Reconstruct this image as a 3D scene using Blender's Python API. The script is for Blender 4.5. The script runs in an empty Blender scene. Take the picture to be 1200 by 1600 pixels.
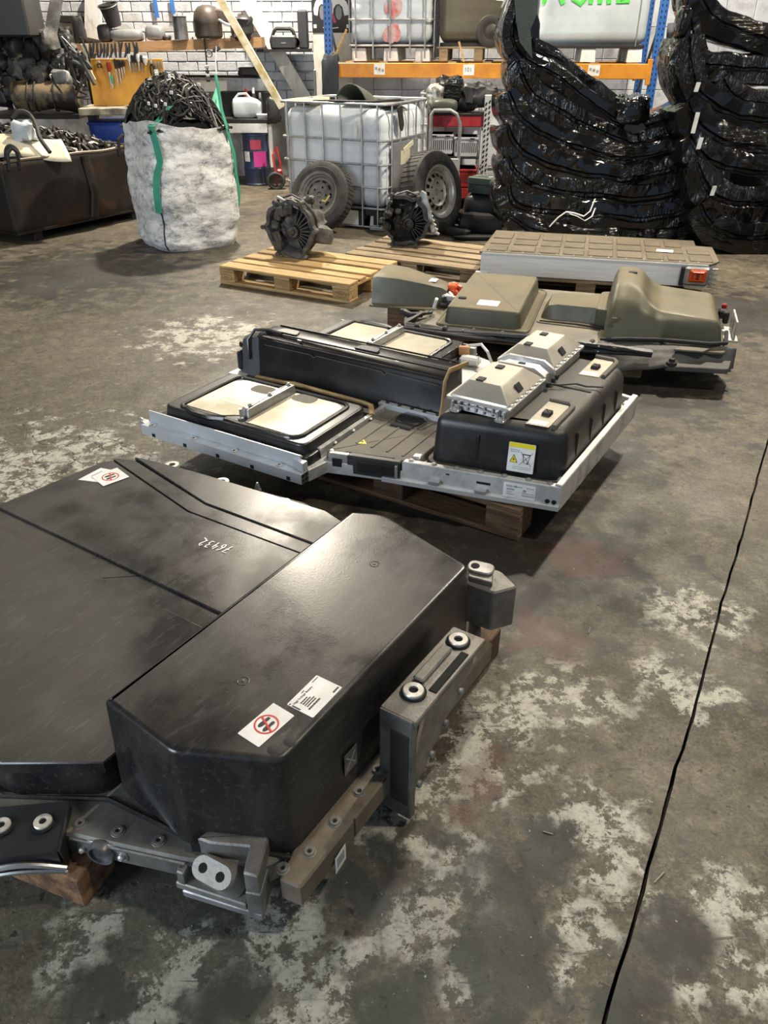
import bpy, bmesh, math, random
from math import sin, cos, pi, radians as R
from mathutils import Matrix, Vector, Euler, noise
random.seed(7)
SC = bpy.context.scene
COL = SC.collection

# ---------------------------------------------------------------- camera
CAM_H, PITCH, FPX = 1.69, math.atan(740/1202.0), 1202.0
cam = bpy.data.objects.new('camera', bpy.data.cameras.new('camera'))
COL.objects.link(cam)
cam.location = (0, 0, CAM_H)
cam.rotation_euler = (pi/2 - PITCH, 0, 0)
cam.data.sensor_fit = 'VERTICAL'; cam.data.sensor_height = 36.0
cam.data.lens = FPX/1600*36.0
cam.data.clip_start = .05; cam.data.clip_end = 200
SC.camera = cam

# ---------------------------------------------------------------- world (daylight through the open gate behind the camera)
w = bpy.data.worlds.new('world'); SC.world = w; w.use_nodes = True
bg = w.node_tree.nodes['Background']
bg.inputs[0].default_value = (.62, .80, 1.0, 1); bg.inputs[1].default_value = .42

# ---------------------------------------------------------------- exposure
vs = SC.view_settings
vs.view_transform = 'Standard'; vs.look = 'None'; vs.gamma = 1.0; vs.exposure = 0.0
vs.use_curve_mapping = False

# ---------------------------------------------------------------- hall lamps (high bays under the roof)
def lamp(name, loc, power, size, col, aim=None, sizey=None):
    l = bpy.data.lights.new(name, 'AREA'); l.energy = power; l.color = col
    l.shape = 'RECTANGLE' if sizey else 'DISK'; l.size = size
    if sizey: l.size_y = sizey
    o = bpy.data.objects.new(name, l); COL.objects.link(o); o.location = loc
    if aim:
        d = Vector(aim) - Vector(loc)
        o.rotation_euler = d.to_track_quat('-Z', 'Y').to_euler()
    return o
WARM = (1.0, .90, .73)
lamp('bay_lamp', (3.1, 6.9, 5.4), 600, .3, WARM)
lamp('bay_lamp', (-1.35, 10.6, 5.4), 820, .3, WARM)
lamp('bay_lamp', (3.6, 10.8, 5.4), 130, .5, (1, .95, .86))
lamp('bay_lamp', (-4.0, 7.0, 5.4), 60, .5, WARM)
lamp('bay_lamp', (2.8, 1.2, 5.4), 170, .4, WARM)
# daylight from the open gate on the left, behind the camera
lamp('gate_daylight', (-5.2, -1.8, 2.3), 330, 2.6, (.78, .89, 1.0), (-.5, 6.5, .5), 3.0)

# ---------------------------------------------------------------- helpers
def pt(px, py, Y):
    """world point at depth Y for a place measured in the 1200x1600 photograph"""
    x = (px-600)/FPX; y = (800-py)/FPX
    c, s = cos(PITCH), sin(PITCH)
    d = Vector((x, c+y*s, -s+y*c))
    return Vector((0, 0, CAM_H)) + d*(Y/d.y)
def gp(px, py, z=0.0):
    x = (px-600)/FPX; y = (800-py)/FPX
    c, s = cos(PITCH), sin(PITCH)
    d = Vector((x, c+y*s, -s+y*c))
    return Vector((0, 0, CAM_H)) + d*((z-CAM_H)/d.z)

def rrect(x0, x1, y0, y1, r, n=4):
    return rpoly([(x0, y0), (x1, y0), (x1, y1), (x0, y1)], r, n)
def rpoly(pts, r, n=4):
    out = []; m = len(pts)
    for i in range(m):
        p = Vector(pts[i]); a = Vector(pts[i-1])-p; b = Vector(pts[(i+1) % m])-p
        rr = r[i] if isinstance(r, (list, tuple)) else r
        if rr <= 0: out.append(p); continue
        rr = min(rr, a.length*.45, b.length*.45)
        s = p + a.normalized()*rr; e = p + b.normalized()*rr
        for k in range(n+1):
            t = k/n
            out.append(s*(1-t)**2 + p*2*t*(1-t) + e*t*t)
    return [Vector((q[0], q[1])) for q in out]
def area2(o):
    return sum(o[i-1][0]*o[i][1]-o[i][0]*o[i-1][1] for i in range(len(o)))
def inset(o, d):
    """offset a ccw outline inwards by d (outwards when d < 0)"""
    n = len(o); s = 1 if area2(o) > 0 else -1; res = []
    for i in range(n):
        p = Vector(o[i][:2]); a = (p-Vector(o[i-1][:2])); b = (Vector(o[(i+1) % n][:2])-p)
        if a.length < 1e-7: a = b
        if b.length < 1e-7: b = a
        a = a.normalized(); b = b.normalized()
        na = Vector((-a.y, a.x))*s; nb = Vector((-b.y, b.x))*s
        m = na+nb
        if m.length < 1e-5: m = na
        m = m.normalized(); k = max(.35, m.dot(na))
        res.append(p+m*(d/k))
    return res

class MB:
    def __init__(s): s.v = []; s.f = []
    def add(s, vs, fs, M=None):
        b = len(s.v)
        s.v += [tuple(M @ Vector(q)) for q in vs] if M is not None else [tuple(q) for q in vs]
        s.f += [tuple(b+i for i in f) for f in fs]; return s
    def box(s, c, d, bev=.0, M=None, rz=0, rot=None):
        hx, hy, hz = d[0]/2, d[1]/2, d[2]/2
        T = Matrix.Translation(c) @ (Euler(rot).to_matrix().to_4x4() if rot else Matrix.Rotation(rz, 4, 'Z'))
        if M is not None: T = M @ T
        b = min(bev, hx*.9, hy*.9, hz*.9)
        if b <= 0:
            vs = [(x*hx, y*hy, z*hz) for x in (-1, 1) for y in (-1, 1) for z in (-1, 1)]
            return s.add(vs, [(0, 1, 3, 2), (4, 6, 7, 5), (0, 4, 5, 1), (2, 3, 7, 6), (0, 2, 6, 4), (1, 5, 7, 3)], T)
        idx = {}; vs = []
        for x in (-1, 1):
            for y in (-1, 1):
                for z in (-1, 1):
                    for a in range(3):
                        q = [x*(hx-b), y*(hy-b), z*(hz-b)]
                        q[a] = (x*hx, y*hy, z*hz)[a]
                        idx[(x, y, z, a)] = len(vs); vs.append(q)
        fs = []
        for sx in (-1, 1):
            fs.append([idx[(sx, y, z, 0)] for y, z in ((-1, -1), (1, -1), (1, 1), (-1, 1))])
            fs.append([idx[(x, sx, z, 1)] for x, z in ((-1, -1), (1, -1), (1, 1), (-1, 1))])
            fs.append([idx[(x, y, sx, 2)] for x, y in ((-1, -1), (1, -1), (1, 1), (-1, 1))])
            for sy in (-1, 1):
                fs.append([idx[(sx, sy, -1, 0)], idx[(sx, sy, 1, 0)], idx[(sx, sy, 1, 1)], idx[(sx, sy, -1, 1)]])
                fs.append([idx[(sx, -1, sy, 0)], idx[(sx, 1, sy, 0)], idx[(sx, 1, sy, 2)], idx[(sx, -1, sy, 2)]])
                fs.append([idx[(-1, sx, sy, 1)], idx[(1, sx, sy, 1)], idx[(1, sx, sy, 2)], idx[(-1, sx, sy, 2)]])
                for sz in (-1, 1): fs.append([idx[(sx, sy, sz, a)] for a in range(3)])
        return s.add(vs, fs, T)
    def loft(s, rings, cap=True, closed=True, M=None, wrap=False):
        n = len(rings[0]); vs = [p for r in rings for p in r]; fs = []; m = len(rings)
        for j in range(m if wrap else m-1):
            for i in range(n if closed else n-1):
                a = j*n+i; b = j*n+(i+1) % n; c = ((j+1) % m)*n
                fs.append((a, b, c+(i+1) % n, c+i))
        if cap and not wrap:
            fs.append(tuple(range(n))[::-1]); fs.append(tuple(range((m-1)*n, m*n)))
        return s.add(vs, fs, M)
    def prism(s, o, z0, z1, bev=0, M=None):
        if bev <= 0: return s.loft([[(p[0], p[1], z) for p in o] for z in (z0, z1)], M=M)
        oi = inset(o, bev)
        return s.loft([[(p[0], p[1], z0) for p in oi], [(p[0], p[1], z0+bev) for p in o],
                       [(p[0], p[1], z1-bev) for p in o], [(p[0], p[1], z1) for p in oi]], M=M)
    def cover(s, o, z0, z1, r, draft=0, M=None, steps=4, zf=None):
        """a lid: outline o at the foot, walls leaning in by draft, top edge rounded by r; zf(x,y) moves the top"""
        rings = [[(p[0], p[1], z0) for p in o]]
        for k in range(steps+1):
            a = pi/2*k/steps
            q = inset(o, draft + r*(1-cos(a)))
            rings.append([(p[0], p[1], z1-r+r*sin(a) + (zf(p[0], p[1]) if zf else 0)) for p in q])
        q = inset(o, draft + r + .004)
        rings.append([(p[0], p[1], z1 + (zf(p[0], p[1]) if zf else 0)) for p in q])
        return s.loft(rings, M=M)
    def tube(s, pts, r, n=8, closed=False, M=None, flat=1.0, up=None):
        P = [Vector(p) for p in pts]; m = len(P); rings = []
        t0 = (P[1]-P[0]).normalized()
        ref = Vector(up) if up else (Vector((0, 0, 1)) if abs(t0.z) < .9 else Vector((1, 0, 0)))
        nrm = (ref - t0*ref.dot(t0)).normalized()
        for i in range(m):
            if closed: t = (P[(i+1) % m]-P[i-1])
            else: t = P[min(i+1, m-1)]-P[max(i-1, 0)]
            t = t.normalized() if t.length > 1e-9 else t0
            nrm = (nrm - t*nrm.dot(t))
            nrm = nrm.normalized() if nrm.length > 1e-6 else t.orthogonal().normalized()
            b = t.cross(nrm); rr = r[i] if isinstance(r, (list, tuple)) else r
            rings.append([P[i]+nrm*(cos(2*pi*k/n)*rr*flat)+b*(sin(2*pi*k/n)*rr) for k in range(n)])
        return s.loft(rings, cap=not closed, wrap=closed, M=M)
    def lathe(s, prof, n=24, M=None, close=False):
        rings = [[(r*cos(2*pi*k/n), r*sin(2*pi*k/n), z) for k in range(n)] for r, z in prof]
        return s.loft(rings, cap=not close, wrap=close, M=M)
    def cyl(s, a, b, r, n=16, r2=None):
        return s.tube([a, b], [r, r if r2 is None else r2], n)
    def grid(s, fn, nu, nv, M=None, loop=False):
        vs = [fn(i/nu, j/nv) for i in range(nu+1) for j in range(nv+1)]
        fs = [(i*(nv+1)+j, (i+1)*(nv+1)+j, (i+1)*(nv+1)+j+1, i*(nv+1)+j+1) for i in range(nu) for j in range(nv)]
        return s.add(vs, fs, M)
    def build(s, name, mat=None, parent=None, ang=35, loc=None, rz=0, kind=None):
        me = bpy.data.meshes.new(name); me.from_pydata(s.v, [], s.f); me.update()
        bm = bmesh.new(); bm.from_mesh(me); bmesh.ops.recalc_face_normals(bm, faces=bm.faces); bm.to_mesh(me); bm.free()
        if ang:
            me.polygons.foreach_set('use_smooth', [True]*len(me.polygons)); me.set_sharp_from_angle(angle=R(ang))
            for p_ in me.polygons:
                if len(p_.vertices) > 8: p_.use_smooth = False
        if mat: me.materials.append(mat)
        o = bpy.data.objects.new(name, me); COL.objects.link(o)
        if parent: o.parent = parent
        if loc is not None: o.location = loc
        if rz: o.rotation_euler.z = rz
        if kind: o['kind'] = kind
        return o

def tag(o, label, cat, group=None):
    o['label'] = label; o['category'] = cat
    if group: o['group'] = group
    return o
def thing(name, label, cat, loc=(0, 0, 0), rz=0, group=None, rot=None):
    o = bpy.data.objects.new(name, None); COL.objects.link(o); o.empty_display_size = .1
    o.location = loc; o.rotation_euler = rot if rot else (0, 0, rz)
    return tag(o, label, cat, group)
def dup(o, parent=None, label=None):
    c = o.copy(); COL.objects.link(c)
    if parent: c.parent = parent
    if label: c['label'] = label
    for ch in list(o.children): dup(ch, c)
    return c
def inst(mesh_o, parent, loc, rz=0, name=None):
    c = mesh_o.copy(); COL.objects.link(c); c.parent = parent; c.location = loc; c.rotation_euler = (0, 0, rz)
    return c
def text(s, size, mat, parent, M, name='lettering', ext=.0004, shear=0, align='LEFT'):
    cu = bpy.data.curves.new('t', 'FONT'); cu.body = s; cu.size = size; cu.extrude = ext; cu.shear = shear; cu.align_x = align
    cu.resolution_u = 3
    t = bpy.data.objects.new('t', cu); COL.objects.link(t); bpy.context.view_layer.update()
    me = bpy.data.meshes.new_from_object(t); bpy.data.objects.remove(t); bpy.data.curves.remove(cu)
    me.name = name; me.materials.clear(); me.materials.append(mat)
    o = bpy.data.objects.new(name, me); COL.objects.link(o); o.parent = parent; o.matrix_local = M
    return o

# ---------------------------------------------------------------- materials
def mat(name, col, rough=.5, metal=0, col2=None, scale=5, lo=.4, hi=.62, stretch=None, bump=0, bscale=60, bstretch=None,
        dust=None, damt=.6, dscale=6, spec=.5, rough2=None, rnd=0, trans=0, detail=6, alpha=1, coat=0, dlo=.35, dhi=.7, sub=0):
    m = bpy.data.materials.new(name); m.use_nodes = True
    nt = m.node_tree; N = nt.nodes; Lk = nt.links.new; B = N['Principled BSDF']
    def c4(c): return (c[0], c[1], c[2], 1)
    B.inputs['Base Color'].default_value = c4(col); B.inputs['Roughness'].default_value = rough
    B.inputs['Metallic'].default_value = metal; B.inputs['Specular IOR Level'].default_value = spec
    if trans: B.inputs['Transmission Weight'].default_value = trans
    if alpha < 1: B.inputs['Alpha'].default_value = alpha
    if coat: B.inputs['Coat Weight'].default_value = coat; B.inputs['Coat Roughness'].default_value = .15
    if sub: B.inputs['Subsurface Weight'].default_value = sub; B.inputs['Subsurface Radius'].default_value = (.05, .05, .05)
    tc = N.new('ShaderNodeTexCoord'); src = tc.outputs['Object']
    oi = None
    if rnd:
        oi = N.new('ShaderNodeObjectInfo'); va = N.new('ShaderNodeVectorMath'); va.operation = 'ADD'
        sc = N.new('ShaderNodeVectorMath'); sc.operation = 'SCALE'; sc.inputs[3].default_value = 37
        cx = N.new('ShaderNodeCombineXYZ'); Lk(oi.outputs['Random'], cx.inputs[0]); Lk(oi.outputs['Random'], cx.inputs[1])
        Lk(cx.outputs[0], sc.inputs[0]); Lk(src, va.inputs[0]); Lk(sc.outputs[0], va.inputs[1]); src = va.outputs[0]
    def nz(scale, st=None, det=detail, ro=.6):
        n = N.new('ShaderNodeTexNoise'); n.inputs['Scale'].default_value = scale; n.inputs['Detail'].default_value = det
        n.inputs['Roughness'].default_value = ro
        if st:
            mp = N.new('ShaderNodeMapping'); mp.inputs['Scale'].default_value = st; Lk(src, mp.inputs[0]); Lk(mp.outputs[0], n.inputs[0])
        else: Lk(src, n.inputs[0])
        return n.outputs[0]
    def rng(x, a, b, c=0, d=1):
        r = N.new('ShaderNodeMapRange'); r.inputs[1].default_value = a; r.inputs[2].default_value = b
        r.inputs[3].default_value = c; r.inputs[4].default_value = d; Lk(x, r.inputs[0]); return r.outputs[0]
    def mixc(f, a, b):
        x = N.new('ShaderNodeMix'); x.data_type = 'RGBA'; Lk(f, x.inputs[0])
        for s, i in ((a, 6), (b, 7)):
            if isinstance(s, tuple): x.inputs[i].default_value = c4(s)
            else: Lk(s, x.inputs[i])
        return x.outputs[2]
    cur = None; rcur = None
    if col2:
        f = rng(nz(scale, stretch), lo, hi); cur = mixc(f, tuple(col), tuple(col2))
        if rough2 is not None: rcur = rng(f, 0, 1, rough, rough2)
    if dust:
        g = N.new('ShaderNodeNewGeometry'); sx = N.new('ShaderNodeSeparateXYZ'); Lk(g.outputs['Normal'], sx.inputs[0])
        u = rng(sx.outputs[2], .55, .98); n = rng(nz(dscale, det=8), dlo, dhi)
        mu = N.new('ShaderNodeMath'); mu.operation = 'MULTIPLY'; Lk(u, mu.inputs[0]); Lk(n, mu.inputs[1])
        mu2 = N.new('ShaderNodeMath'); mu2.operation = 'MULTIPLY'; Lk(mu.outputs[0], mu2.inputs[0]); mu2.inputs[1].default_value = damt
        cur = mixc(mu2.outputs[0], cur if cur else tuple(col), tuple(dust))
        rr = N.new('ShaderNodeMix'); Lk(mu2.outputs[0], rr.inputs[0]); rr.inputs[3].default_value = .85
        if rcur: Lk(rcur, rr.inputs[2])
        else: rr.inputs[2].default_value = rough
        rcur = rr.outputs[0]
    if rnd:
        h = N.new('ShaderNodeHueSaturation'); Lk(rng(oi.outputs['Random'], 0, 1, 1-rnd, 1+rnd), h.inputs['Value'])
        if cur: Lk(cur, h.inputs['Color'])
        else: h.inputs['Color'].default_value = c4(col)
        cur = h.outputs[0]
    if cur: Lk(cur, B.inputs['Base Color'])
    if rcur: Lk(rcur, B.inputs['Roughness'])
    if bump:
        b = N.new('ShaderNodeBump'); b.inputs['Strength'].default_value = bump; b.inputs['Distance'].default_value = .01
        Lk(nz(bscale, bstretch, 4), b.inputs['Height']); Lk(b.outputs[0], B.inputs['Normal'])
    return m
DUST = (.2, .195, .135)
Mt = {}
Mt['black'] = mat('black_plastic', (.018, .018, .019), .38, col2=(.03, .03, .03), scale=3, rough2=.5, bump=.05, bscale=300)
Mt['blackmatt'] = mat('black_matt', (.014, .014, .014), .7)
Mt['hole'] = mat('dark_hole', (.004, .004, .004), .9)
Mt['rubber'] = mat('rubber', (.022, .021, .02), .75, col2=(.05, .045, .04), scale=9, bump=.1, bscale=120)
Mt['steel'] = mat('galvanised_steel', (.55, .55, .54), .38, 1, col2=(.4, .4, .4), scale=12, rough2=.5)
Mt['zinc'] = mat('zinc_washer', (.72, .71, .68), .38, .6, col2=(.5, .48, .42), scale=30)
Mt['alu'] = mat('cast_aluminium', (.42, .42, .42), .48, .75, col2=(.25, .25, .25), scale=9, rough2=.62, bump=.08, bscale=90, dust=(.2, .18, .15), damt=.3)
Mt['white'] = mat('white_paper', (.78, .78, .77), .55, col2=(.66, .65, .62), scale=14)
Mt['ink'] = mat('black_ink', (.02, .02, .022), .6)
Mt['grey_ink'] = mat('grey_ink', (.3, .3, .31), .6)
Mt['red'] = mat('red_print', (.55, .03, .03), .5)
Mt['redpaint'] = mat('red_paint', (.42, .02, .025), .45, col2=(.25, .015, .015), scale=4)
Mt['yellow'] = mat('yellow_print', (.8, .66, .01), .5)
Mt['orange'] = mat('orange_plastic', (.72, .1, .015), .4, col2=(.5, .06, .01), scale=8)
Mt['green'] = mat('green_webbing', (.04, .3, .19), .7, col2=(.06, .38, .26), scale=6, bump=.3, bscale=250)
Mt['blue'] = mat('blue_paint', (.02, .1, .36), .42, col2=(.03, .13, .4), scale=5)
Mt['foil'] = mat('foil_tape', (.40, .37, .30), .42, .55, col2=(.31, .28, .215), scale=4, rough2=.55, bump=.05, bscale=60)
Mt['tan'] = mat('tan_sealant', (.42, .29, .14), .7, col2=(.3, .2, .1), scale=20)

# ================================================================ SETTING
def floor_mat():
    m = bpy.data.materials.new('worn_concrete'); m.use_nodes = True
    nt = m.node_tree; N = nt.nodes; Lk = nt.links.new; B = N['Principled BSDF']
    tc = N.new('ShaderNodeTexCoord'); P = tc.outputs['Object']
    def nz(scale, det=6, ro=.6, dist=0, st=None):
        n = N.new('ShaderNodeTexNoise'); n.inputs['Scale'].default_value = scale; n.inputs['Detail'].default_value = det
        n.inputs['Roughness'].default_value = ro; n.inputs['Distortion'].default_value = dist
        if st:
            mp = N.new('ShaderNodeMapping'); mp.inputs['Scale'].default_value = st; mp.inputs['Rotation'].default_value = (0, 0, R(30)); Lk(P, mp.inputs[0]); Lk(mp.outputs[0], n.inputs[0])
        else: Lk(P, n.inputs[0])
        return n.outputs[0]
    def rng(x, a, b, c=0, d=1):
        r = N.new('ShaderNodeMapRange'); Lk(x, r.inputs[0])
        for i, q in enumerate((a, b, c, d)): r.inputs[i+1].default_value = q
        return r.outputs[0]
    def mth(op, a, b):
        n = N.new('ShaderNodeMath'); n.operation = op; n.use_clamp = op != 'ADD' or True
        for i, q in enumerate((a, b)):
            if isinstance(q, (int, float)): n.inputs[i].default_value = q
            else: Lk(q, n.inputs[i])
        return n.outputs[0]
    def mixc(f, a, b):
        x = N.new('ShaderNodeMix'); x.data_type = 'RGBA'; Lk(f, x.inputs[0])
        for s, i in ((a, 6), (b, 7)):
            if isinstance(s, tuple): x.inputs[i].default_value = (*s, 1)
            else: Lk(s, x.inputs[i])
        return x.outputs[2]
    wob = nz(7, 9, .62)
    def spot(x, y, r, soft=.5):
        d = N.new('ShaderNodeVectorMath'); d.operation = 'DISTANCE'; Lk(P, d.inputs[0]); d.inputs[1].default_value = (x, y, 0)
        a = N.new('ShaderNodeMath'); a.operation = 'MULTIPLY_ADD'; Lk(wob, a.inputs[0]); a.inputs[1].default_value = r*5.0; 
        b = N.new('ShaderNodeMath'); b.operation = 'SUBTRACT'; Lk(d.outputs['Value'], b.inputs[0]); b.inputs[1].default_value = r*2.5
        Lk(b.outputs[0], a.inputs[2])
        return rng(a.outputs[0], r*(1+soft*.5), r*(1-soft*.5))
    def spots(lst):
        o = None
        for q in lst:
            s = spot(*q); o = s if o is None else mth('MAXIMUM', o, s)
        return o
    col = mixc(rng(nz(.8, 7, .6), .38, .64), (.042, .036, .027), (.118, .097, .067))
    col = mixc(rng(nz(9, 12, .78, .15), .48, .68), col, (.20, .17, .12))
    col = mixc(rng(nz(21, 10, .75, .1), .52, .66), col, (.032, .028, .022))
    col = mixc(rng(nz(60, 6, .8), .5, .72, 0, .8), col, (.19, .165, .12))
    col = mixc(rng(nz(95, 5, .8), .50, .66, 0, .85), col, (.03, .026, .02))
    # worn pale paint
    pm = spots([(.14, 1.42, .14), (.28, 1.42, .12), (.08, 1.22, .12), (.14, 1.17, .10), (.10, 1.02, .10), (.06, .95, .08), (.15, .83, .06), (.53, 1.24, .11), (.53, 1.10, .10), (.43, .99, .08), (.80, 1.02, .09), (.78, .85, .09), (.64, .83, .05), (.50, 1.68, .15), (.34, 1.60, .11), (.38, .88, .05), (-.67, .93, .09), (-.41, .90, .09), (-.24, .97, .10), (-.16, .83, .09), (-.50, .81, .08), (-.06, .93, .07), (.9, 1.75, .12), (-1.55, 3.0, .5), (-1.2, 5.0, .35), (1.05, 2.1, .15)])
    fl = rng(nz(10.0, 14, .78, .1), .475, .51)
    f2 = mth('MULTIPLY', pm, fl)
    col = mixc(mth('MULTIPLY', f2, .92), col, (.45, .435, .375))
    fl2 = rng(nz(11, 12, .78, .1), .60, .66)
    col = mixc(mth('MULTIPLY', fl2, .4), col, (.30, .265, .19))
    col = mixc(mth('MULTIPLY', pm, rng(nz(55, 6, .8), .50, .68, 0, .7)), col, (.06, .055, .045))
    # oil stains near the camera; the far spots paint in shadows by packs and bag
    om = spots([(.30, 1.05, .11), (.28, .90, .11), (.23, .79, .07), (.05, .83, .08), (.39, 1.15, .09), (.65, .95, .08), (.53, .83, .08), (.14, 1.20, .05), (.03, 1.11, .07), (-.33, .83, .08), (-.60, .85, .06), (-.05, 1.04, .07), (1.0, 3.25, .3), (1.5, 4.0, .45), (2.6, 5.5, .6), (-2.6, 6.6, .9), (-.1, 5.4, .25), (.5, 2.5, .5)])
    on = rng(nz(6, 10, .7), .32, .5, .45, 1)
    col = mixc(mth('MULTIPLY', mth('MULTIPLY', om, on), .92), col, (.026, .024, .021))
    # greenish tint paints the dim, cool light of the foreground left into the colour
    gm = spots([(-.5, .9, .5, .8), (.05, .85, .4, .9)])
    col = mixc(mth('MULTIPLY', gm, .28), col, (.075, .095, .08))
    # rusty drag mark
    rm = spots([(.20, 1.27, .05), (.25, 1.36, .05), (.31, 1.45, .04), (.75, 2.4, .12), (.55, 1.95, .1)])
    col = mixc(mth('MULTIPLY', rm, .5), col, (.11, .045, .035))
    # specks
    sp = rng(nz(30, 5, .65, .3), .62, .65); col = mixc(mth('MULTIPLY', sp, .85), col, (.02, .018, .016))
    sp2 = rng(nz(75, 3, .5), .71, .74); col = mixc(mth('MULTIPLY', sp2, .6), col, (.5, .48, .42))
    # crazing
    vo = N.new('ShaderNodeTexVoronoi'); vo.feature = 'DISTANCE_TO_EDGE'; vo.inputs['Scale'].default_value = 7
    dv = N.new('ShaderNodeVectorMath'); dv.operation = 'ADD'; nn = N.new('ShaderNodeTexNoise'); nn.inputs['Scale'].default_value = 5; nn.inputs['Detail'].default_value = 6
    sv = N.new('ShaderNodeVectorMath'); sv.operation = 'SCALE'; sv.inputs[3].default_value = .25
    Lk(P, nn.inputs[0]); Lk(nn.outputs[1], sv.inputs[0]); Lk(P, dv.inputs[0]); Lk(sv.outputs[0], dv.inputs[1]); Lk(dv.outputs[0], vo.inputs['Vector'])
    cr = mth('MULTIPLY', rng(vo.outputs[0], .035, .008), spots([(-1.55, 2.85, .6), (-2.0, 3.1, .5)]))
    col = mixc(mth('MULTIPLY', cr, .85), col, (.03, .027, .022))
    # scratches
    sc = rng(nz(7, 5, .6, .4, (1, 9, 1)), .62, .655); col = mixc(mth('MULTIPLY', sc, .75), col, (.05, .045, .04))
    Lk(col, B.inputs['Base Color'])
    rg = rng(nz(3, 8, .6), .35, .65, .38, .66); Lk(rg, B.inputs['Roughness'])
    B.inputs['Specular IOR Level'].default_value = .4
    b = N.new('ShaderNodeBump'); b.inputs['Strength'].default_value = .5; b.inputs['Distance'].default_value = .008
    hh = mth('SUBTRACT', nz(22, 8, .7), mth('MULTIPLY', cr, .6)); Lk(hh, b.inputs['Height']); Lk(b.outputs[0], B.inputs['Normal'])
    return m

# floor: two cast slabs with an open saw joint between them
jx = lambda y: .445 + (y-.779)*.5500
fm = MB(); rj = random.Random(3)
ys = [-3.0] + [-.2+.06*i for i in range(110)] + [12.2]
la, ra, bl, br = [], [], [], []
for y in ys:
    wv = .010*noise.noise(Vector((y*2.1, 0, 0)))+.006*noise.noise(Vector((y*11, 7, 0)))
    g = .0045 + .0045*abs(noise.noise(Vector((y*9, 3, 0)))) if y < 5 else .005
    la.append((jx(y)+wv-g, y, 0)); ra.append((jx(y)+wv+g, y, 0)); bl.append((jx(y)+wv-g, y, -.05)); br.append((jx(y)+wv+g, y, -.05))
n = len(ys)
lft = [(-6.5, y, 0) for y in ys]; rgt = [(7.5, y, 0) for y in ys]
fm.v = lft+la+bl+br+ra+rgt
for s_ in range(5):
    for i in range(n-1):
        a = s_*n+i; fm.f.append((a, a+1, a+n+1, a+n))
FLOOR = fm.build('floor', floor_mat(), ang=None, kind='structure')
FLOOR.data.materials.append(mat('joint_dirt', (.035, .028, .022), .95))
for i_, p_ in enumerate(FLOOR.data.polygons):
    if n-1 <= i_ < 4*(n-1): p_.material_index = 1
wp = mat('white_painted_brick', (.52, .54, .58), .7, col2=(.36, .36, .37), scale=7, lo=.45, hi=.7, bump=.5, bscale=35, rnd=.13)
wj = mat('painted_mortar', (.50, .52, .55), .85, col2=(.34, .34, .34), scale=8, bump=.4, bscale=60)
wd = mat('sooty_wall', (.20, .20, .20), .85, col2=(.10, .10, .10), scale=3)
roofm = mat('roof_sheet', (.16, .15, .14), .8)
def struct(name, c, d, m):
    o = MB().box((0, 0, 0), d).build(name, m, ang=None, loc=c, kind='structure'); return o
WB = struct('wall_back', (.5, 12.15, 3.0), (14, .3, 6), wj)
struct('wall_left', (-6.65, 4.6, 3.0), (.3, 15.2, 6), wd)
struct('wall_right', (7.65, 4.6, 3.0), (.3, 15.2, 6), wd)
struct('ceiling', (.5, 4.6, 6.1), (14.6, 15.4, .2), roofm)
# bricks on the left half of the back wall, larger blocks on the right half
bk = None
for r_ in range(13):
    for c_ in range(16):
        x = -5.0 + c_*.262 + (.131 if r_ % 2 else 0); z = .92 + r_*.112
        loc = (x-.5, -.15-.011+random.uniform(-.004, .003), z-3.0)
        if bk is None: bk = MB().box((0, 0, 0), (.252, .03, .102), .006).build('brick', wp, WB, loc=loc)
        else: inst(bk, WB, loc)
bk = None
for r_ in range(7):
    for c_ in range(17):
        x = -.72 + c_*.384; z = .18 + r_*.364
        loc = (x-.5, -.15-.009+random.uniform(-.003, .003), z-3.0)
        if bk is None: bk = MB().box((0, 0, 0), (.378, .026, .358), .006).build('block', wp, WB, loc=loc)
        else: inst(bk, WB, loc)

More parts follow.
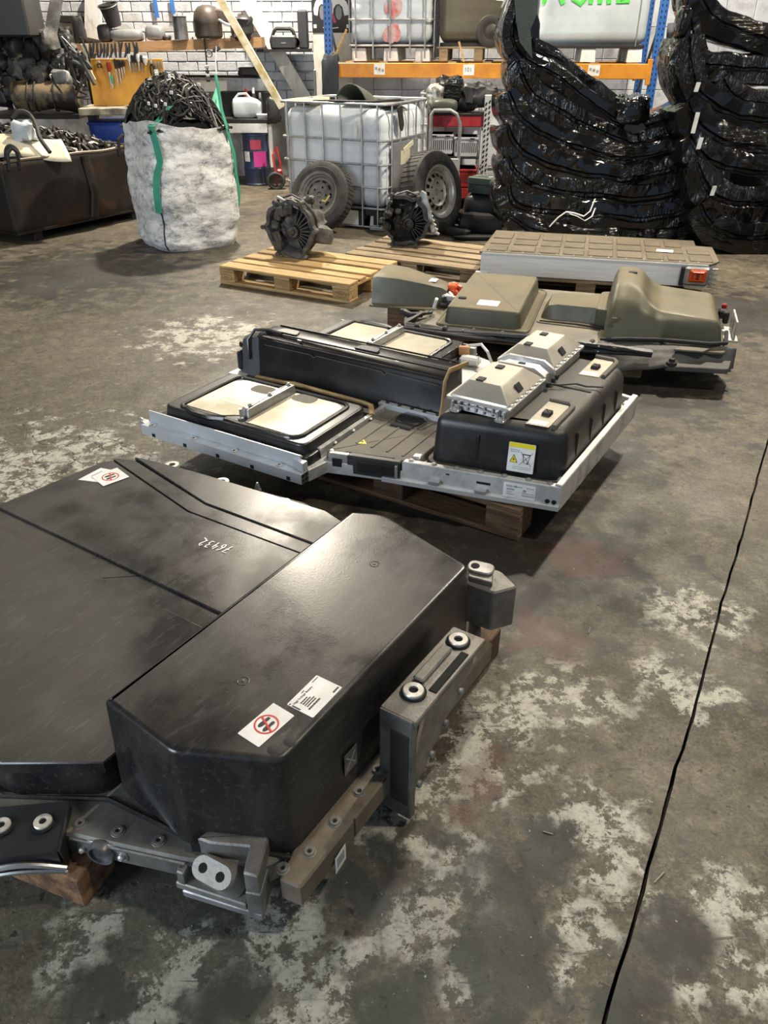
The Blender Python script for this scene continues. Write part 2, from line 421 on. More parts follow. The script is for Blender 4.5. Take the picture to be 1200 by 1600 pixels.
# ================================================================ BATTERY PACK IN THE FOREGROUND
def plastic_dusty():
    m = mat('scuffed_black_plastic', (.011, .011, .012), .21, col2=(.02, .019, .018), scale=2.5, rough2=.36, dust=(.085, .074, .058), damt=.3, dscale=3.2, dlo=.4, dhi=.75, bump=.03, bscale=200)
    N = m.node_tree.nodes; Lk = m.node_tree.links.new; B = N['Principled BSDF']
    # fine pale scuffs
    tc = N.new('ShaderNodeTexCoord'); mp = N.new('ShaderNodeMapping'); mp.inputs['Scale'].default_value = (3, 16, 16); mp.inputs['Rotation'].default_value = (0, 0, R(35))
    n = N.new('ShaderNodeTexNoise'); n.inputs['Scale'].default_value = 5; n.inputs['Detail'].default_value = 9; n.inputs['Roughness'].default_value = .72; n.inputs['Distortion'].default_value = .5
    r = N.new('ShaderNodeMapRange'); r.inputs[1].default_value = .54; r.inputs[2].default_value = .78; r.inputs[4].default_value = .34
    x = N.new('ShaderNodeMix'); x.data_type = 'RGBA'; x.inputs[7].default_value = (.19, .19, .185, 1)
    Lk(tc.outputs['Object'], mp.inputs[0]); Lk(mp.outputs[0], n.inputs[0]); Lk(n.outputs[0], r.inputs[0]); Lk(r.outputs[0], x.inputs[0])
    src = B.inputs['Base Color'].links[0].from_socket; Lk(src, x.inputs[6]); Lk(x.outputs[2], B.inputs['Base Color'])
    # wiping marks: broad curved streaks of grime
    n2 = N.new('ShaderNodeTexNoise'); n2.inputs['Scale'].default_value = 1.6; n2.inputs['Detail'].default_value = 8; n2.inputs['Roughness'].default_value = .62; n2.inputs['Distortion'].default_value = 2.2
    m2 = N.new('ShaderNodeMapping'); m2.inputs['Scale'].default_value = (.8, 2.6, 2); m2.inputs['Rotation'].default_value = (0, 0, R(-35))
    r2 = N.new('ShaderNodeMapRange'); r2.inputs[1].default_value = .46; r2.inputs[2].default_value = .70; r2.inputs[4].default_value = .34
    x2 = N.new('ShaderNodeMix'); x2.data_type = 'RGBA'; x2.inputs[7].default_value = (.075, .064, .05, 1)
    Lk(tc.outputs['Object'], m2.inputs[0]); Lk(m2.outputs[0], n2.inputs[0]); Lk(n2.outputs[0], r2.inputs[0]); Lk(r2.outputs[0], x2.inputs[0])
    Lk(x.outputs[2], x2.inputs[6]); Lk(x2.outputs[2], B.inputs['Base Color'])
    return m
Mt['pack'] = plastic_dusty()
Mt['tray'] = mat('grimy_cast_tray', (.10, .095, .088), .55, .35, col2=(.2, .19, .17), scale=7, bump=.12, bscale=70, dust=(.2, .18, .14), damt=.35)
Mt['brkt'] = mat('bracket_casting', (.15, .145, .135), .5, .55, col2=(.26, .25, .235), scale=11, bump=.15, bscale=120, dust=(.22, .19, .15), damt=.45)
Mt['paint'] = mat('paint_pen', (.85, .85, .84), .5)
Mt['wood_old'] = mat('old_timber', (.085, .045, .024), .8, col2=(.17, .10, .05), scale=4, stretch=(1.5, 18, 18), bump=.3, bscale=40, rnd=.25)
Mt['endgrain'] = mat('timber_block', (.085, .042, .022), .85, col2=(.24, .13, .06), scale=24, bump=.5, bscale=60)

pk = thing('battery_pack', 'large flat battery pack in scuffed black plastic cover nearest the camera, marked 76432', 'battery pack', (-.619, 1.213, 0), R(57.19))
DZ = .262
tray_o = [(.03, -.415), (.08, -.435), (.90, -.45), (1.0, -.45), (1.12, -.10), (1.24, .20), (1.29, .46), (1.25, .8), (1.2, 1.22), (1.05, 1.3), (.5, 1.34), (-.1, 1.4), (-.21, 1.3), (-.21, .12), (-.149, .006), (-.054, -.257)]
MB().prism(rpoly(tray_o, .02, 3), .10, .168, .006).build('tray', Mt['tray'], pk)
MB().prism(rpoly([(.022, -.456), (.030, -.508), (.95, -.508), (.95, -.435), (.10, -.435)], .008, 2), .098, .168, .005).build('side_lip', mat('rusty_dusty_lip', (.13, .105, .075), .65, .2, col2=(.2, .165, .12), scale=9, bump=.15, bscale=90), pk)
deck_o = [(.93, .02), (1.09, .05), (1.155, .24), (1.115, .86), (1.07, 1.16), (1.02, 1.22), (.55, 1.27), (0, 1.33), (-.155, 1.36), (-.155, .215), (-.03, .02)]
body = MB(); body.cover(rpoly(deck_o, .03, 3), .166, DZ-.002, .012, .012)
body.build('cover_base', Mt['pack'], pk)
def panel(name, o, z0, z1, r=.012, rc=.015, zf=None):
    return MB().prism(o, z0, z1, .003).build(name, Mt['pack'], pk)
panel('cover_panel', [(.455, .02), (.465, 1.275), (0, 1.325), (-.15, 1.34), (-.15, .218), (-.02, .02)], DZ-.03, DZ+.006)
panel('cover_panel', [(.898, .02), (.885, .66), (1.004, 1.19), (.97, 1.215), (.54, 1.262), (.53, .02)], DZ-.03, DZ+.006)
panel('cover_panel', [(.962, .02), (.957, .645), (1.055, 1.12), (1.025, 1.195), (1.012, 1.195), (.89, .66), (.903, .02)], DZ-.03, DZ+.004, .006)
panel('cover_panel', [(1.085, .03), (1.148, .25), (1.108, .85), (1.075, 1.1), (1.065, 1.13), (.9575, .645), (.9625, .02)], DZ-.03, DZ+.010, .012)
box_o = rpoly([(0, .015), (-.024, -.23), (.083, -.445), (.905, -.452), (1.012, -.09), (.965, .012)], [.018, .02, .035, .03, .04, .02], 4)
MB().cover(box_o, .166, .452, .013, .012, steps=5).build('cover_box', Mt['pack'], pk)
# rounded rear edge lip of the deck beside the box, moulded circles on the lid
for u_ in (.22, .761):
    MB().lathe([(.0105, 0), (.013, .0012), (.0155, 0)], 20).build('moulded_ring', Mt['black'], pk, loc=(u_, -.215, .4518))
    MB().lathe([(.006, 0), (.004, .001), (.0, .001)], 14).build('moulded_ring', Mt['black'], pk, loc=(u_, -.215, .4518))
for u_, v_ in ((.105, -.40), (.14, -.415)):
    MB().lathe([(.014, 0), (.012, .001), (0, .0012)], 16).build('worn_spot', Mt['blackmatt'], pk, loc=(u_, v_, .4519))
# foot rim where the cover meets the flange
rim = [(-.168, 1.3, .172), (-.168, .22, .172), (-.04, .005, .172), (-.012, -.235, .170), (.075, -.447, .170)]
MB().tube(rim, .006, 6).build('foot_rim', Mt['pack'], pk)
# flange bolts
bolt = None
def washer(parent, x, y, z, r=.024, m='zinc', name='washer', h=.006, hole=.45, rot=None):
    o = MB().lathe([(r*hole, 0), (r*hole, h), (r*.93, h), (r, h*.7), (r, 0)], 24, close=True).build(name, Mt[m], parent, loc=(x, y, z))
    b = MB().lathe([(0, 0), (r*hole*1.02, 0), (r*hole*1.02, h*.25), (0, h*.25)], 14).build('bore', Mt['hole'], o)
    if rot: o.rotation_euler = rot
    return o
for x, y in [(-.118, .011), (-.085, -.078), (-.052, -.173), (.045, -.453+.005), (.108, -.472), (.2, -.474), (.298, -.474), (.375, -.474), (.55, -.474)]:
    b_ = MB().lathe([(0, .001), (.004, .001), (.006, .004), (.0115, .004), (.0125, .001), (.0155, .001), (.0165, .0)], 20)
    o = b_.build('flange_bolt', Mt['brkt'], pk, loc=(x, y, .1685))
    MB().lathe([(.0, 0), (.0042, 0), (.004, .0008), (0, .0008)], 8).build('bolt_socket', Mt['hole'], o, loc=(0, 0, .0012))
for x, y in [(1.217, 1.097), (1.224, .825), (1.231, .516)]:
    washer(pk, x, y, .169, .030, h=.012)
pin = MB().lathe([(.014, 0), (.014, .035), (.010, .042), (.010, .05), (.004, .066), (0, .067)], 16).build('locating_pin', Mt['steel'], pk, loc=(1.224, .635, .165))
# lid labels ---------------------------------------------------------------
def quadlabel(parent, pts, z, name='label', m='white', th=.0006):
    return MB().prism(pts, z, z+th).build(name, Mt[m], parent, ang=None)
def nostep(parent, cx, cy, z, ang, s, w, h, tilt=0, lab='no-step warning label'):
    l = MB().prism(rrect(-w/2, w/2, -h/2, h/2, .002, 2), 0, .0006).build('warning_label', Mt['white'], parent, loc=(cx, cy, z), rz=ang)
    l['label'] = 'white label with red crossed-out footprints'
    MB().lathe([(s*.86, .0006), (s*.86, .0012), (s, .0012), (s, .0006)], 36, close=True).build('red_ring', Mt['red'], l)
    f = MB()
    for sx, r_ in ((-.3, 0), (.3, 0)):
        c = Vector((sx*s, .05*s*(1 if sx < 0 else -1)))
        f.prism(rpoly([(c.x+x_*s, c.y+y_*s) for x_, y_ in ((-.11, -.62), (.11, -.62), (.16, -.40), (.11, -.12), (.21, .15), (.19, .45), (.07, .64), (-.08, .62), (-.19, .42), (-.21, .12), (-.12, -.15), (-.16, -.40))], .08*s, 2), .0006, .0012)
    f.build('footprint', Mt['ink'], l, ang=None)
    MB().box((0, 0, .0013), (s*.17, s*1.8, .0006), rz=R(68+tilt)).build('red_bar', Mt['red'], l)
    return l
nostep(pk, .149, -.344, .4522, R(86), .027, .062, .108)
lb = MB().prism(rrect(-.054, .054, -.036, .036, .003, 3), 0, .0006).build('rating_label', Mt['white'], pk, loc=(.271, -.380, .4522), rz=0)
lb['label'] = 'white printed rating label'
def lines(parent, rows, z=.0006, m='ink'):
    b = MB()
    for x0, x1, y, h in rows:
        x = x0
        while x < x1-.0004:
            w_ = min(random.uniform(.0012, .0042)*max(1, h/.0022), x1-x); b.box((x+w_/2, y, z+.0003), (w_*.85, h, .0005)); x += w_+.0005
    return b.build('small_print', Mt[m], parent, ang=None)
text('High Voltage Battery', .0078, Mt['ink'], lb, Matrix.Translation((-.046, .0205, .0006)))
lines(lb, [(-.036, -.012, .012, .003), (-.036, -.008, .006, .003), (-.036, -.002, .0, .003), (-.036, -.004, -.006, .003), (-.040, 0, -.014, .0042), (-.052, -.048, .03, .003), (.03, .05, -.028, .0044), (-.01, .0, .030, .002), (.03, .05, .030, .002)])
b_ = MB()
b_.box((-.0505, .012, .0008), (.0035, .022, .0005)); b_.build('small_print', Mt['ink'], lb, ang=None)
# far corner labels
q = MB().prism([(.934, 1.175), (.955, 1.09), (.86, 1.075), (.825, 1.172)], DZ+.0065, DZ+.0072).build('rating_label', Mt['white'], pk, ang=None)
lines(q, [(.86, .90, 1.12, .004), (.86, .91, 1.135, .004), (.87, .92, 1.15, .005)], DZ+.0072, 'grey_ink')
nostep(pk, .905, 1.085, DZ+.0082, R(76), .032, .10, .105)
# hand written number, read from the far side
num = MB()
def stroke(ch, ox):
    S = {'7': [[(0, 1), (.62, 1.02), (.22, 0)], [(.1, .5), (.6, .55)]],
         '6': [[(.55, 1), (.2, .7), (.05, .3), (.2, .02), (.45, .05), (.55, .3), (.35, .5), (.1, .35)]],
         '4': [[(.2, 1), (.05, .45), (.6, .5)], [(.5, .8), (.38, 0)]],
         '3': [[(.05, .95), (.4, 1), (.5, .75), (.25, .55), (.55, .35), (.4, .02), (.05, .08)]],
         '2': [[(.05, .8), (.3, 1.02), (.52, .8), (.3, .35), (.05, .1), (.2, .25), (.4, .05), (.95, -.12)]]}[ch]
    for pl in S:
        P = [Vector((ox+(x+.18*y)*.024, y*.040, 0)) for x, y in pl]
        num.tube([(p.x, p.y, .0008) for p in P], .0024, 5, flat=.3, up=(0, 0, 1))
for i, ch in enumerate('76432'): stroke(ch, i*.0245)
o = num.build('handwritten_number', Mt['paint'], pk, loc=(.805, .368, DZ+.0066), rz=R(98))
# square sticker on the side of the box
s_ = MB().box((0, 0, 0), (.05, .001, .065), 0).build('side_sticker', Mt['tray'], pk, loc=(.305, -.4475, .255))
lines_ = MB().box((0, -.0008, 0), (.052, .0006, .003), rot=(0, R(50), 0)).box((0, -.0008, 0), (.052, .0006, .003), rot=(0, R(-50), 0)).build('printed_mark', Mt['grey_ink'], s_, ang=None)
# round connector in the front lip
fdir = R(-69.8)
cn = MB().prism(rpoly([(-.062, -.018), (.062, -.022), (.062, .010), (.03, .028), (-.03, .028), (-.062, .016)], .012), 0, .006, .002).build('connector_flange', Mt['alu'], pk)
Mc = Matrix.Translation((-.128, -.062, .137)) @ Matrix.Rotation(fdir, 4, 'Z') @ Matrix.Rotation(pi/2, 4, 'X') @ Matrix.Rotation(pi, 4, 'Z')
Mc = Matrix.Translation((-.122, -.064, .137)) @ Matrix.Rotation(R(-69), 4, 'Z') @ Matrix.Rotation(R(90), 4, 'X')
cn.matrix_local = Mc
c2 = MB().lathe([(0, .012), (.024, .012), (.025, .018), (.031, .018), (.033, .010), (.033, 0)], 28).build('connector_cap', mat('scuffed_cap', (.05, .052, .055), .35, col2=(.12, .12, .12), scale=30), cn)
for sx in (-.048, .048):
    MB().lathe([(0, .016), (.005, .016), (.008, .012), (.008, .006), (.010, .006), (.010, .004)], 12).build('connector_bolt', Mt['zinc'], cn, loc=(sx, -.003, 0))
lipm = MB(); a_, b_ = Vector((-.149, .006)), Vector((-.054, -.257))
for z_, off in ((.160, .004),):
    n_ = Vector((-(b_-a_).y, (b_-a_).x)).normalized()*-off
    lipm.tube([(a_.x+n_.x, a_.y+n_.y, z_), (b_.x+n_.x, b_.y+n_.y, z_)], .004, 6)
lipm.build('lip_bead', Mt['brkt'], pk)
# --- side mounting bracket with two washers
side = [(.385, .06), (.445, .05), (.452, .085), (.505, .10), (.512, .135), (.575, .15), (.582, .185), (.655, .20), (.66, .235), (.74, .245), (.74, .355), (.39, .365)]
Mx = Matrix(((1, 0, 0, 0), (0, 0, -1, 0), (0, 1, 0, 0), (0, 0, 0, 1)))   # (x,y,z)->(x,-z,y)
br = MB().prism(side, .478, .545, .006, Mx).build('side_bracket', Mt['brkt'], pk)
MB().prism(rpoly([(.385, .03), (.41, .03), (.41, .37), (.385, .37)], .004, 2), .474, .565, .003, Mx).build('bracket_rib', Mt['brkt'], br)
MB().prism(rpoly([(.39, .372), (.745, .36), (.745, .345), (.39, .352)], .003, 2), .474, .572, .003, Mx).build('bracket_top', Mt['brkt'], br)
MB().box((.581, -.507, .372), (.15, .030, .012), .004, rot=(0, R(1.9), 0)).build('bracket_pad', Mt['brkt'], br)
MB().box((.581, -.552, .362), (.17, .022, .012), .002, rot=(0, R(1.9), 0)).build('bracket_slot', Mt['hole'], br)
for u_, z_ in ((.469, .3705), (.694, .363)):
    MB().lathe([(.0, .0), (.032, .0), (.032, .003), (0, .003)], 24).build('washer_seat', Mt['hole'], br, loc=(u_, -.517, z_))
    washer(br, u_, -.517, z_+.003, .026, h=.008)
MB().box((.3845, -.532, .20), (.004, .050, .24), .001).build('recess_shade_panel', mat('bracket_shadow_face', (.05, .045, .04), .6, .3), br)  # dark panel on the near face paints in the shade of a recess
for k, (u_, z_) in enumerate(((.460, .088), (.522, .138), (.592, .188), (.668, .238))):
    MB().cyl((u_, -.532, z_-.012), (u_, -.552, z_-.012), .010, 10).build('bracket_bolt', Mt['alu'], br)
MB().prism([(.455, .34), (.475, .335), (.425, .20), (.42, .245)], .547, .552, 0, Mx).build('bracket_web', Mt['steel'], br)
# rear bracket
rb = MB().prism(rpoly([(.965, -.40), (1.06, -.36), (1.075, -.46), (1.03, -.535), (.965, -.49)], .012), .19, .335, .005)
rb = rb.build('rear_bracket', Mt['brkt'], pk)
MB().prism(rpoly([(.975, -.40), (1.05, -.37), (1.06, -.44), (.985, -.475)], .008), .333, .352, .003).build('bracket_pad', Mt['brkt'], rb)
ey = MB().prism(rpoly([(.99, -.385), (1.045, -.37), (1.06, -.45), (1.005, -.46)], .026, 5), .35, .362, .003).build('bracket_eye', Mt['tan'], rb)
ey.data.materials.clear(); ey.data.materials.append(Mt['alu'])
MB().lathe([(.0, .0), (.013, .0), (.013, .003), (0, .003)], 16).build('bore', Mt['hole'], ey, loc=(1.02, -.40, .3605))
# front mount: open box with an inclined two-hole pad
fmM = Matrix.Translation((-.012, -.333, 0)) @ Matrix.Rotation(R(-63), 4, 'Z')
fmo = MB()
fmo.prism(rpoly([(-.03, .012), (.056, .012), (.058, -.050), (.090, -.055), (.093, .050), (-.035, .055), (-.062, .02)], .004, 2), .150, .215, .004, fmM)
fm_ = fmo.build('front_mount', Mt['brkt'], pk)
MB().prism(rpoly([(.058, -.055), (.092, -.058), (.095, .05), (.058, .05)], .003, 2), .066, .155, .003, fmM).build('mount_wall', Mt['brkt'], fm_)
MB().prism(rpoly([(-.105, -.02), (-.088, -.024), (-.075, .055), (-.10, .055)], .003, 2), .100, .150, .003, fmM).build('mount_wall', Mt['brkt'], fm_)
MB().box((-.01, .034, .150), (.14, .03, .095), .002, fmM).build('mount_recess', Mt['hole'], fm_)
Mt['mountface'] = mat('bare_mount_face', (.27, .255, .23), .5, .4, col2=(.2, .19, .17), scale=14, bump=.1, bscale=80)
MB().prism(rpoly([(-.112, -.020), (.056, -.056), (.060, .03), (-.10, .04)], .004, 2), .088, .110, .003, fmM).build('mount_plate', Mt['mountface'], fm_)
MB().prism(rpoly([(-.100, -.022), (.09, -.060), (.092, .03), (-.09, .04)], .004, 2), .062, .084, .003, fmM).build('mount_foot', Mt['alu'], fm_)
Mp = fmM @ Matrix.Translation((-.014, -.018, .158)) @ Matrix.Rotation(R(-22), 4, 'Z') @ Matrix.Rotation(R(38), 4, 'X')
stad = [(-.025+.026*cos(a), .026*sin(a)) for a in [pi/2+pi*k/10 for k in range(11)]] + [(.025+.026*cos(a), .026*sin(a)) for a in [-pi/2+pi*k/10 for k in range(11)]]
pad = MB().loft([[(p[0]*1.22, p[1]*1.45-.006, -.034) for p in stad], [(p[0]*1.05, p[1]*1.08, -.008) for p in stad], [(p[0], p[1], .020) for p in stad], [(p[0]*.97, p[1]*.95, .023) for p in stad]], M=Mp).build('mount_pad', Mt['mountface'], fm_)
for sx in (-.023, .023):
    o = MB().lathe([(.0, 0), (.0105, 0), (.0105, .0012), (.0, .0012)], 18, Mp @ Matrix.Translation((sx, 0, .0225))).build('bore', Mt['hole'], pad)
# left front bracket with two washers and a bare metal lip
lfM = Matrix.Translation((-.205, .098, 0)) @ Matrix.Rotation(R(-51), 4, 'Z')
lf = MB().loft([[(x, y, z + (.025 if y > 0 else 0)) for x, y in ((-.15, -.055), (.088, -.055), (.092, .06), (-.15, .06))] for z in (.115, .165)], M=lfM).build('corner_bracket', Mt['brkt'], pk)
lf.data.materials.clear(); lf.data.materials.append(Mt['black'])
MB().box((.094, .003, .142), (.006, .11, .085), .002, lfM, rot=(R(10), 0, 0)).build('bracket_rib', Mt['black'], lf)
arc = [(-.10+.20*t, -.062-.004*sin(pi*t), .118+.030*sin(pi*t)) for t in [k/12 for k in range(13)]]
MB().tube([lfM @ Vector(p) for p in arc], .007, 8).tube([lfM @ Vector((p[0], p[1], .105+(p[2]-.118)*.6)) for p in arc], .005, 6).build('bracket_lip', Mt['steel'], lf)
for x in (.045, -.045):
    c = lfM @ Vector((x, .012, .184)); c2_ = lfM @ Vector((x, .012, .180))
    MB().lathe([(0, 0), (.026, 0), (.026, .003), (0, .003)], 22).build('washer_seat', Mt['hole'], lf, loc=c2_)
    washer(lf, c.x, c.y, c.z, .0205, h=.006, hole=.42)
MB().lathe([(.012, 0), (.012, .004), (.016, .004), (.016, 0)], 18, close=True).build('flange_bolt', Mt['brkt'], pk, loc=(-.19, .16, .17))
# torn paper tag hanging off the right lip, grey strip label
tg = MB().box((0, 0, 0), (.045, .001, .055), 0).build('hanging_tag', Mt['grey_ink'], pk, loc=(.165, -.513, .105), rz=R(5))
tg.data.materials.clear(); tg.data.materials.append(Mt['white'])
MB().box((0, -.001, .003), (.03, .0006, .03)).build('small_print', Mt['grey_ink'], tg)
MB().box((.295, -.5065, .137), (.12, .002, .022), .0005).build('strip_label', Mt['tray'], pk)
MB().box((.36, -.5065, .14), (.02, .002, .055), .0005).build('lip_joint', Mt['black'], pk)
MB().box((.23, -.5075, .14), (.005, .003, .058), .0005).build('lip_joint', Mt['black'], pk)

def wblock(label, c, d, rz, name='timber_block', m='endgrain'):
    o = MB().box((0, 0, 0), d, .004).build(name, Mt[m], loc=c, rz=rz); return tag(o, label, 'wood block')
def pw(u_, v_, z=0):
    a = R(57.19); return (-.619+u_*cos(a)-v_*sin(a), 1.213+u_*sin(a)+v_*cos(a), z)
c = pw(-.165, .075); wblock('rough wooden block under the front left bracket of the nearest battery pack', (c[0], c[1], .05), (.11, .24, .10), R(57.19+12))
c = pw(.89, -.395); wblock('dark wooden block under the far right corner of the nearest battery pack', (c[0], c[1], .05), (.42, .15, .10), R(57.19), m='wood_old')

# ================================================================ SECOND PACK: aluminium frame, black covers
Mt['frame'] = mat('dull_aluminium', (.60, .60, .585), .45, .5, col2=(.26, .25, .23), scale=9, lo=.5, hi=.72, rough2=.6, bump=.05, bscale=80)
Mt['rail'] = mat('mill_aluminium', (.60, .63, .66), .40, .5, col2=(.48, .50, .52), scale=5, rough2=.5)
Mt['lid'] = mat('gloss_black_lid', (.012, .012, .013), .22, col2=(.02, .02, .02), scale=3, rough2=.34, dust=(.12, .10, .08), damt=.12, dscale=7)
Mt['boxlid'] = mat('satin_black_lid', (.016, .016, .017), .30, col2=(.02, .02, .02), scale=4, rough2=.42, dust=(.13, .115, .09), damt=.62, dscale=9, dlo=.25, dhi=.6)
Mt['dusty'] = mat('dusty_cover', (.06, .055, .048), .6, col2=(.11, .10, .08), scale=6, dust=(.19, .165, .125), damt=.6, dscale=5, dlo=.3, dhi=.6)
Mt['cast'] = mat('bright_casting', (.60, .60, .60), .36, .85, col2=(.48, .47, .45), scale=8, rough2=.48, bump=.05, bscale=70)
Mt['jlid'] = mat('pressed_lid', (.64, .61, .54), .34, .75, col2=(.55, .51, .44), scale=5, rough2=.45)
p2 = thing('battery_pack', 'battery pack with silver aluminium frame, black covers and yellow warning label, middle of the row', 'battery pack', (.646, 2.469, 0), R(-31.5))
# base tray
MB().prism([(-1.84, -.285), (-.95, -.27), (-.93, -.17), (-.6, -.075), (-.01, .06), (-.01, 1.04), (-.06, 1.08), (-.6, 1.16), (-.95, 1.28), (-1.84, 1.30)], .15, .205, .003).build('base_tray', Mt['frame'], p2)
# left extruded rail
def rail(yf, s, par):
    m = MB(); m.prism([(-1.855, yf), (-.955, yf), (-.955, yf+s*.045), (-1.855, yf+s*.045)], .155, .203, .002)
    m.prism([(-1.835, yf+s*.040), (-.985, yf+s*.040), (-.985, yf+s*.048), (-1.835, yf+s*.048)], .203, .262, .001)
    m.prism([(-1.02, yf+s*.035), (-.955, yf+s*.015), (-.955, yf+s*.048), (-1.02, yf+s*.048)], .203, .245, .002)
    o = m.build('side_rail', Mt['rail'], par)
    h = MB()
    for k in range(5): h.box((-1.78+k*.19, yf-.0005*s, .168), (.018, .003, .016))
    h.build('rail_slot', Mt['hole'], o)
    for k in range(2):
        for j in range(2):
            MB().prism([(yf+s*(.004+.021*k), .160+.021*j), (yf+s*(.022+.021*k), .160+.021*j), (yf+s*(.022+.021*k), .178+.021*j), (yf+s*(.004+.021*k), .178+.021*j)], -.956, -.9535, 0,
                       Matrix(((0, 0, 1, 0), (1, 0, 0, 0), (0, 1, 0, 0), (0, 0, 0, 1)))).build('extrusion_chamber', Mt['hole'], o, ang=None)
    for u_ in (-1.80, -1.55, -1.32, -1.08):
        washer(o, u_, yf+s*.02, .2035, .014, h=.004)
    return o
rl = rail(-.315, 1, p2)
MB().box((-1.865, -.285, .185), (.035, .04, .05), .006).box((-1.88, -.285, .19), (.02, .015, .06), .004).build('rail_end_lug', Mt['cast'], p2)
rail(1.315, -1, p2)
# right hand frame
f2 = MB()
f2.prism([(-.62, -.085), (-.005, .045), (-.012, .075), (-.62, -.055)], .15, .252, .003)
f2.prism([(-.70, -.115), (-.0, .035), (-.01, .06), (-.70, -.08)], .15, .172, .002)
f2.prism([(-.028, .045), (.0, .045), (.0, 1.05), (-.028, 1.06)], .15, .262, .003)
f2.prism([(-.05, .07), (-.02, .07), (-.02, 1.04), (-.05, 1.04)], .205, .235, .002)
f2.prism([(-.028, 1.03), (.0, 1.05), (-.6, 1.17), (-.6, 1.14)], .15, .25, .003)
FR = f2.build('frame_rail', Mt['frame'], p2)
fd = math.atan2(.13, .615)
def onfront(t, z, dy=0): return (-.62+.615*t+dy*sin(fd), -.085+.13*t-dy*cos(fd), z)
for t, z in ((.22, .19), (.52, .185)):
    p = onfront(t, z, .012); MB().box(p, (.045, .026, .018), .003, rz=fd).build('frame_lug', Mt['cast'], FR)
p = onfront(.30, .228, .0005); MB().box(p, (.014, .002, .006), rz=fd).build('frame_slot', Mt['hole'], FR, ang=None)
p = onfront(.53, .215, .0005); MB().box(p, (.055, .002, .010), rz=fd).build('frame_slot', Mt['hole'], FR, ang=None)
for t in (.93, .97):
    p = onfront(t, .185, .001); MB().cyl(p, (p[0]+.002*sin(fd), p[1]-.004*cos(fd), p[2]), .009, 12).build('frame_bolt', Mt['hole'], FR)
p = onfront(.755, .207, .0012); lb2 = MB().box((0, 0, 0), (.125, .001, .062), .0003).build('rating_label', Mt['white'], FR, loc=p, rz=fd)
text('VOLVO', .013, Mt['ink'], lb2, Matrix.Translation((-.052, -.0008, .013)) @ Matrix.Rotation(pi/2, 4, 'X'))
mm = MB()
for x, z, w_, h_ in ((-.005, .018, .03, .004), (-.034, .004, .03, .006), (-.038, -.008, .02, .003), (-.034, -.017, .028, .003), (.02, .004, .012, .010), (.035, -.006, .05, .003), (.035, -.016, .05, .004), (.04, .018, .03, .003)):
    mm.box((x, -.0009, z), (w_, .0006, h_))
mm.build('small_print', Mt['grey_ink'], lb2, ang=None)
for t in (.05, .2, .35, .5, .65, .8, .93):
    p = onfront(t, .252, -.02); MB().lathe([(0, .006), (.007, .006), (.009, .003), (.013, .002), (.013, 0)], 12).build('frame_bolt', Mt['alu'], FR, loc=p)
for k in range(14):
    MB().lathe([(0, .006), (.007, .006), (.009, .003), (.012, .002), (.012, 0)], 10).build('frame_bolt', Mt['blackmatt'], FR, loc=(-.036, .10+k*.067, .235))
# middle connector front
cm = MB().prism([(-.925, -.165), (-.845, -.142), (-.845, -.12), (-.925, -.145)], .155, .245, .003).build('connector_bracket', Mt['cast'], p2)
MB().box((-.888, -.157, .205), (.042, .006, .038), .003, rz=.27).build('connector_socket', Mt['hole'], cm)
ch = MB().prism([(-.845, -.145), (-.63, -.088), (-.63, -.06), (-.845, -.11)], .160, .245, .004).build('connector_housing', Mt['black'], p2)
MB().box((-.725, -.1195, .205), (.16, .012, .05), .004, rz=.26).build('connector_face', Mt['lid'], ch)
MB().box((-.642, -.096, .205), (.012, .014, .055), .003, rz=.26).build('connector_clip', Mt['cast'], ch)
# centre cover between the lids
cc = MB().cover(rpoly([(-.955, -.15), (-.64, -.065), (-.585, -.03), (-.585, .37), (-.955, .37)], .02), .205, .238, .008, .004).build('centre_cover', Mt['dusty'], p2)
for k in range(4):
    MB().box((-.88+k*.075, .14, .239), (.012, .33, .006), .003).build('cover_rib', Mt['dusty'], cc)
MB().box((-.77, -.09, .241), (.21, .014, .010), .004, rz=.26).build('cover_rib', Mt['dusty'], cc)
wt = MB().prism(rpoly([(-.026, -.015), (.022, -.018), (.0, .03)], .003, 2), 0, .0008).build('warning_triangle', Mt['yellow'], cc, loc=(-.865, .0, .2385), rz=R(25))
MB().prism([(.002, .016), (-.008, .002), (0, .002), (-.004, -.010), (.007, .005), (0, .005)], .0008, .0014).build('lightning_mark', Mt['ink'], wt, ang=None)
arcM = MB(); arcM.lathe([(.07, 0), (.068, .012), (.06, .018), (.0, .02)], 28).build('round_housing', Mt['lid'], cc, loc=(-.80, .30, .232))
MB().box((-.80, .25, .24), (.10, .10, .012), .004).build('housing_step', Mt['blackmatt'], cc)
for u_, v_ in ((-.965, -.06), (-.965, .08), (-.965, .22), (-.93, -.13), (-.84, -.118), (-.75, -.093)):
    MB().lathe([(0, .006), (.006, .006), (.010, .003), (.012, 0)], 10).build('cover_bolt', Mt['zinc'], cc, loc=(u_, v_, .236))
MB().prism(rpoly([(-.60, -.045), (-.565, -.035), (-.57, .0), (-.605, -.01)], .008), .236, .262, .004).build('lifting_lug', Mt['cast'], cc)
MB().prism([(-1.0, .345), (-.585, .345), (-.585, .375), (-1.0, .375)], .205, .262, .002).build('cross_strip', Mt['rail'], p2)
for k in range(6): MB().lathe([(0, .006), (.006, .006), (.009, .002), (.009, 0)], 10).build('strip_bolt', Mt['blackmatt'], p2, loc=(-.96+k*.065, .36, .262))
MB().prism([(-.985, -.16), (-.965, -.16), (-.965, .35), (-.985, .35)], .205, .25, .002).build('cross_rail', Mt['frame'], p2)
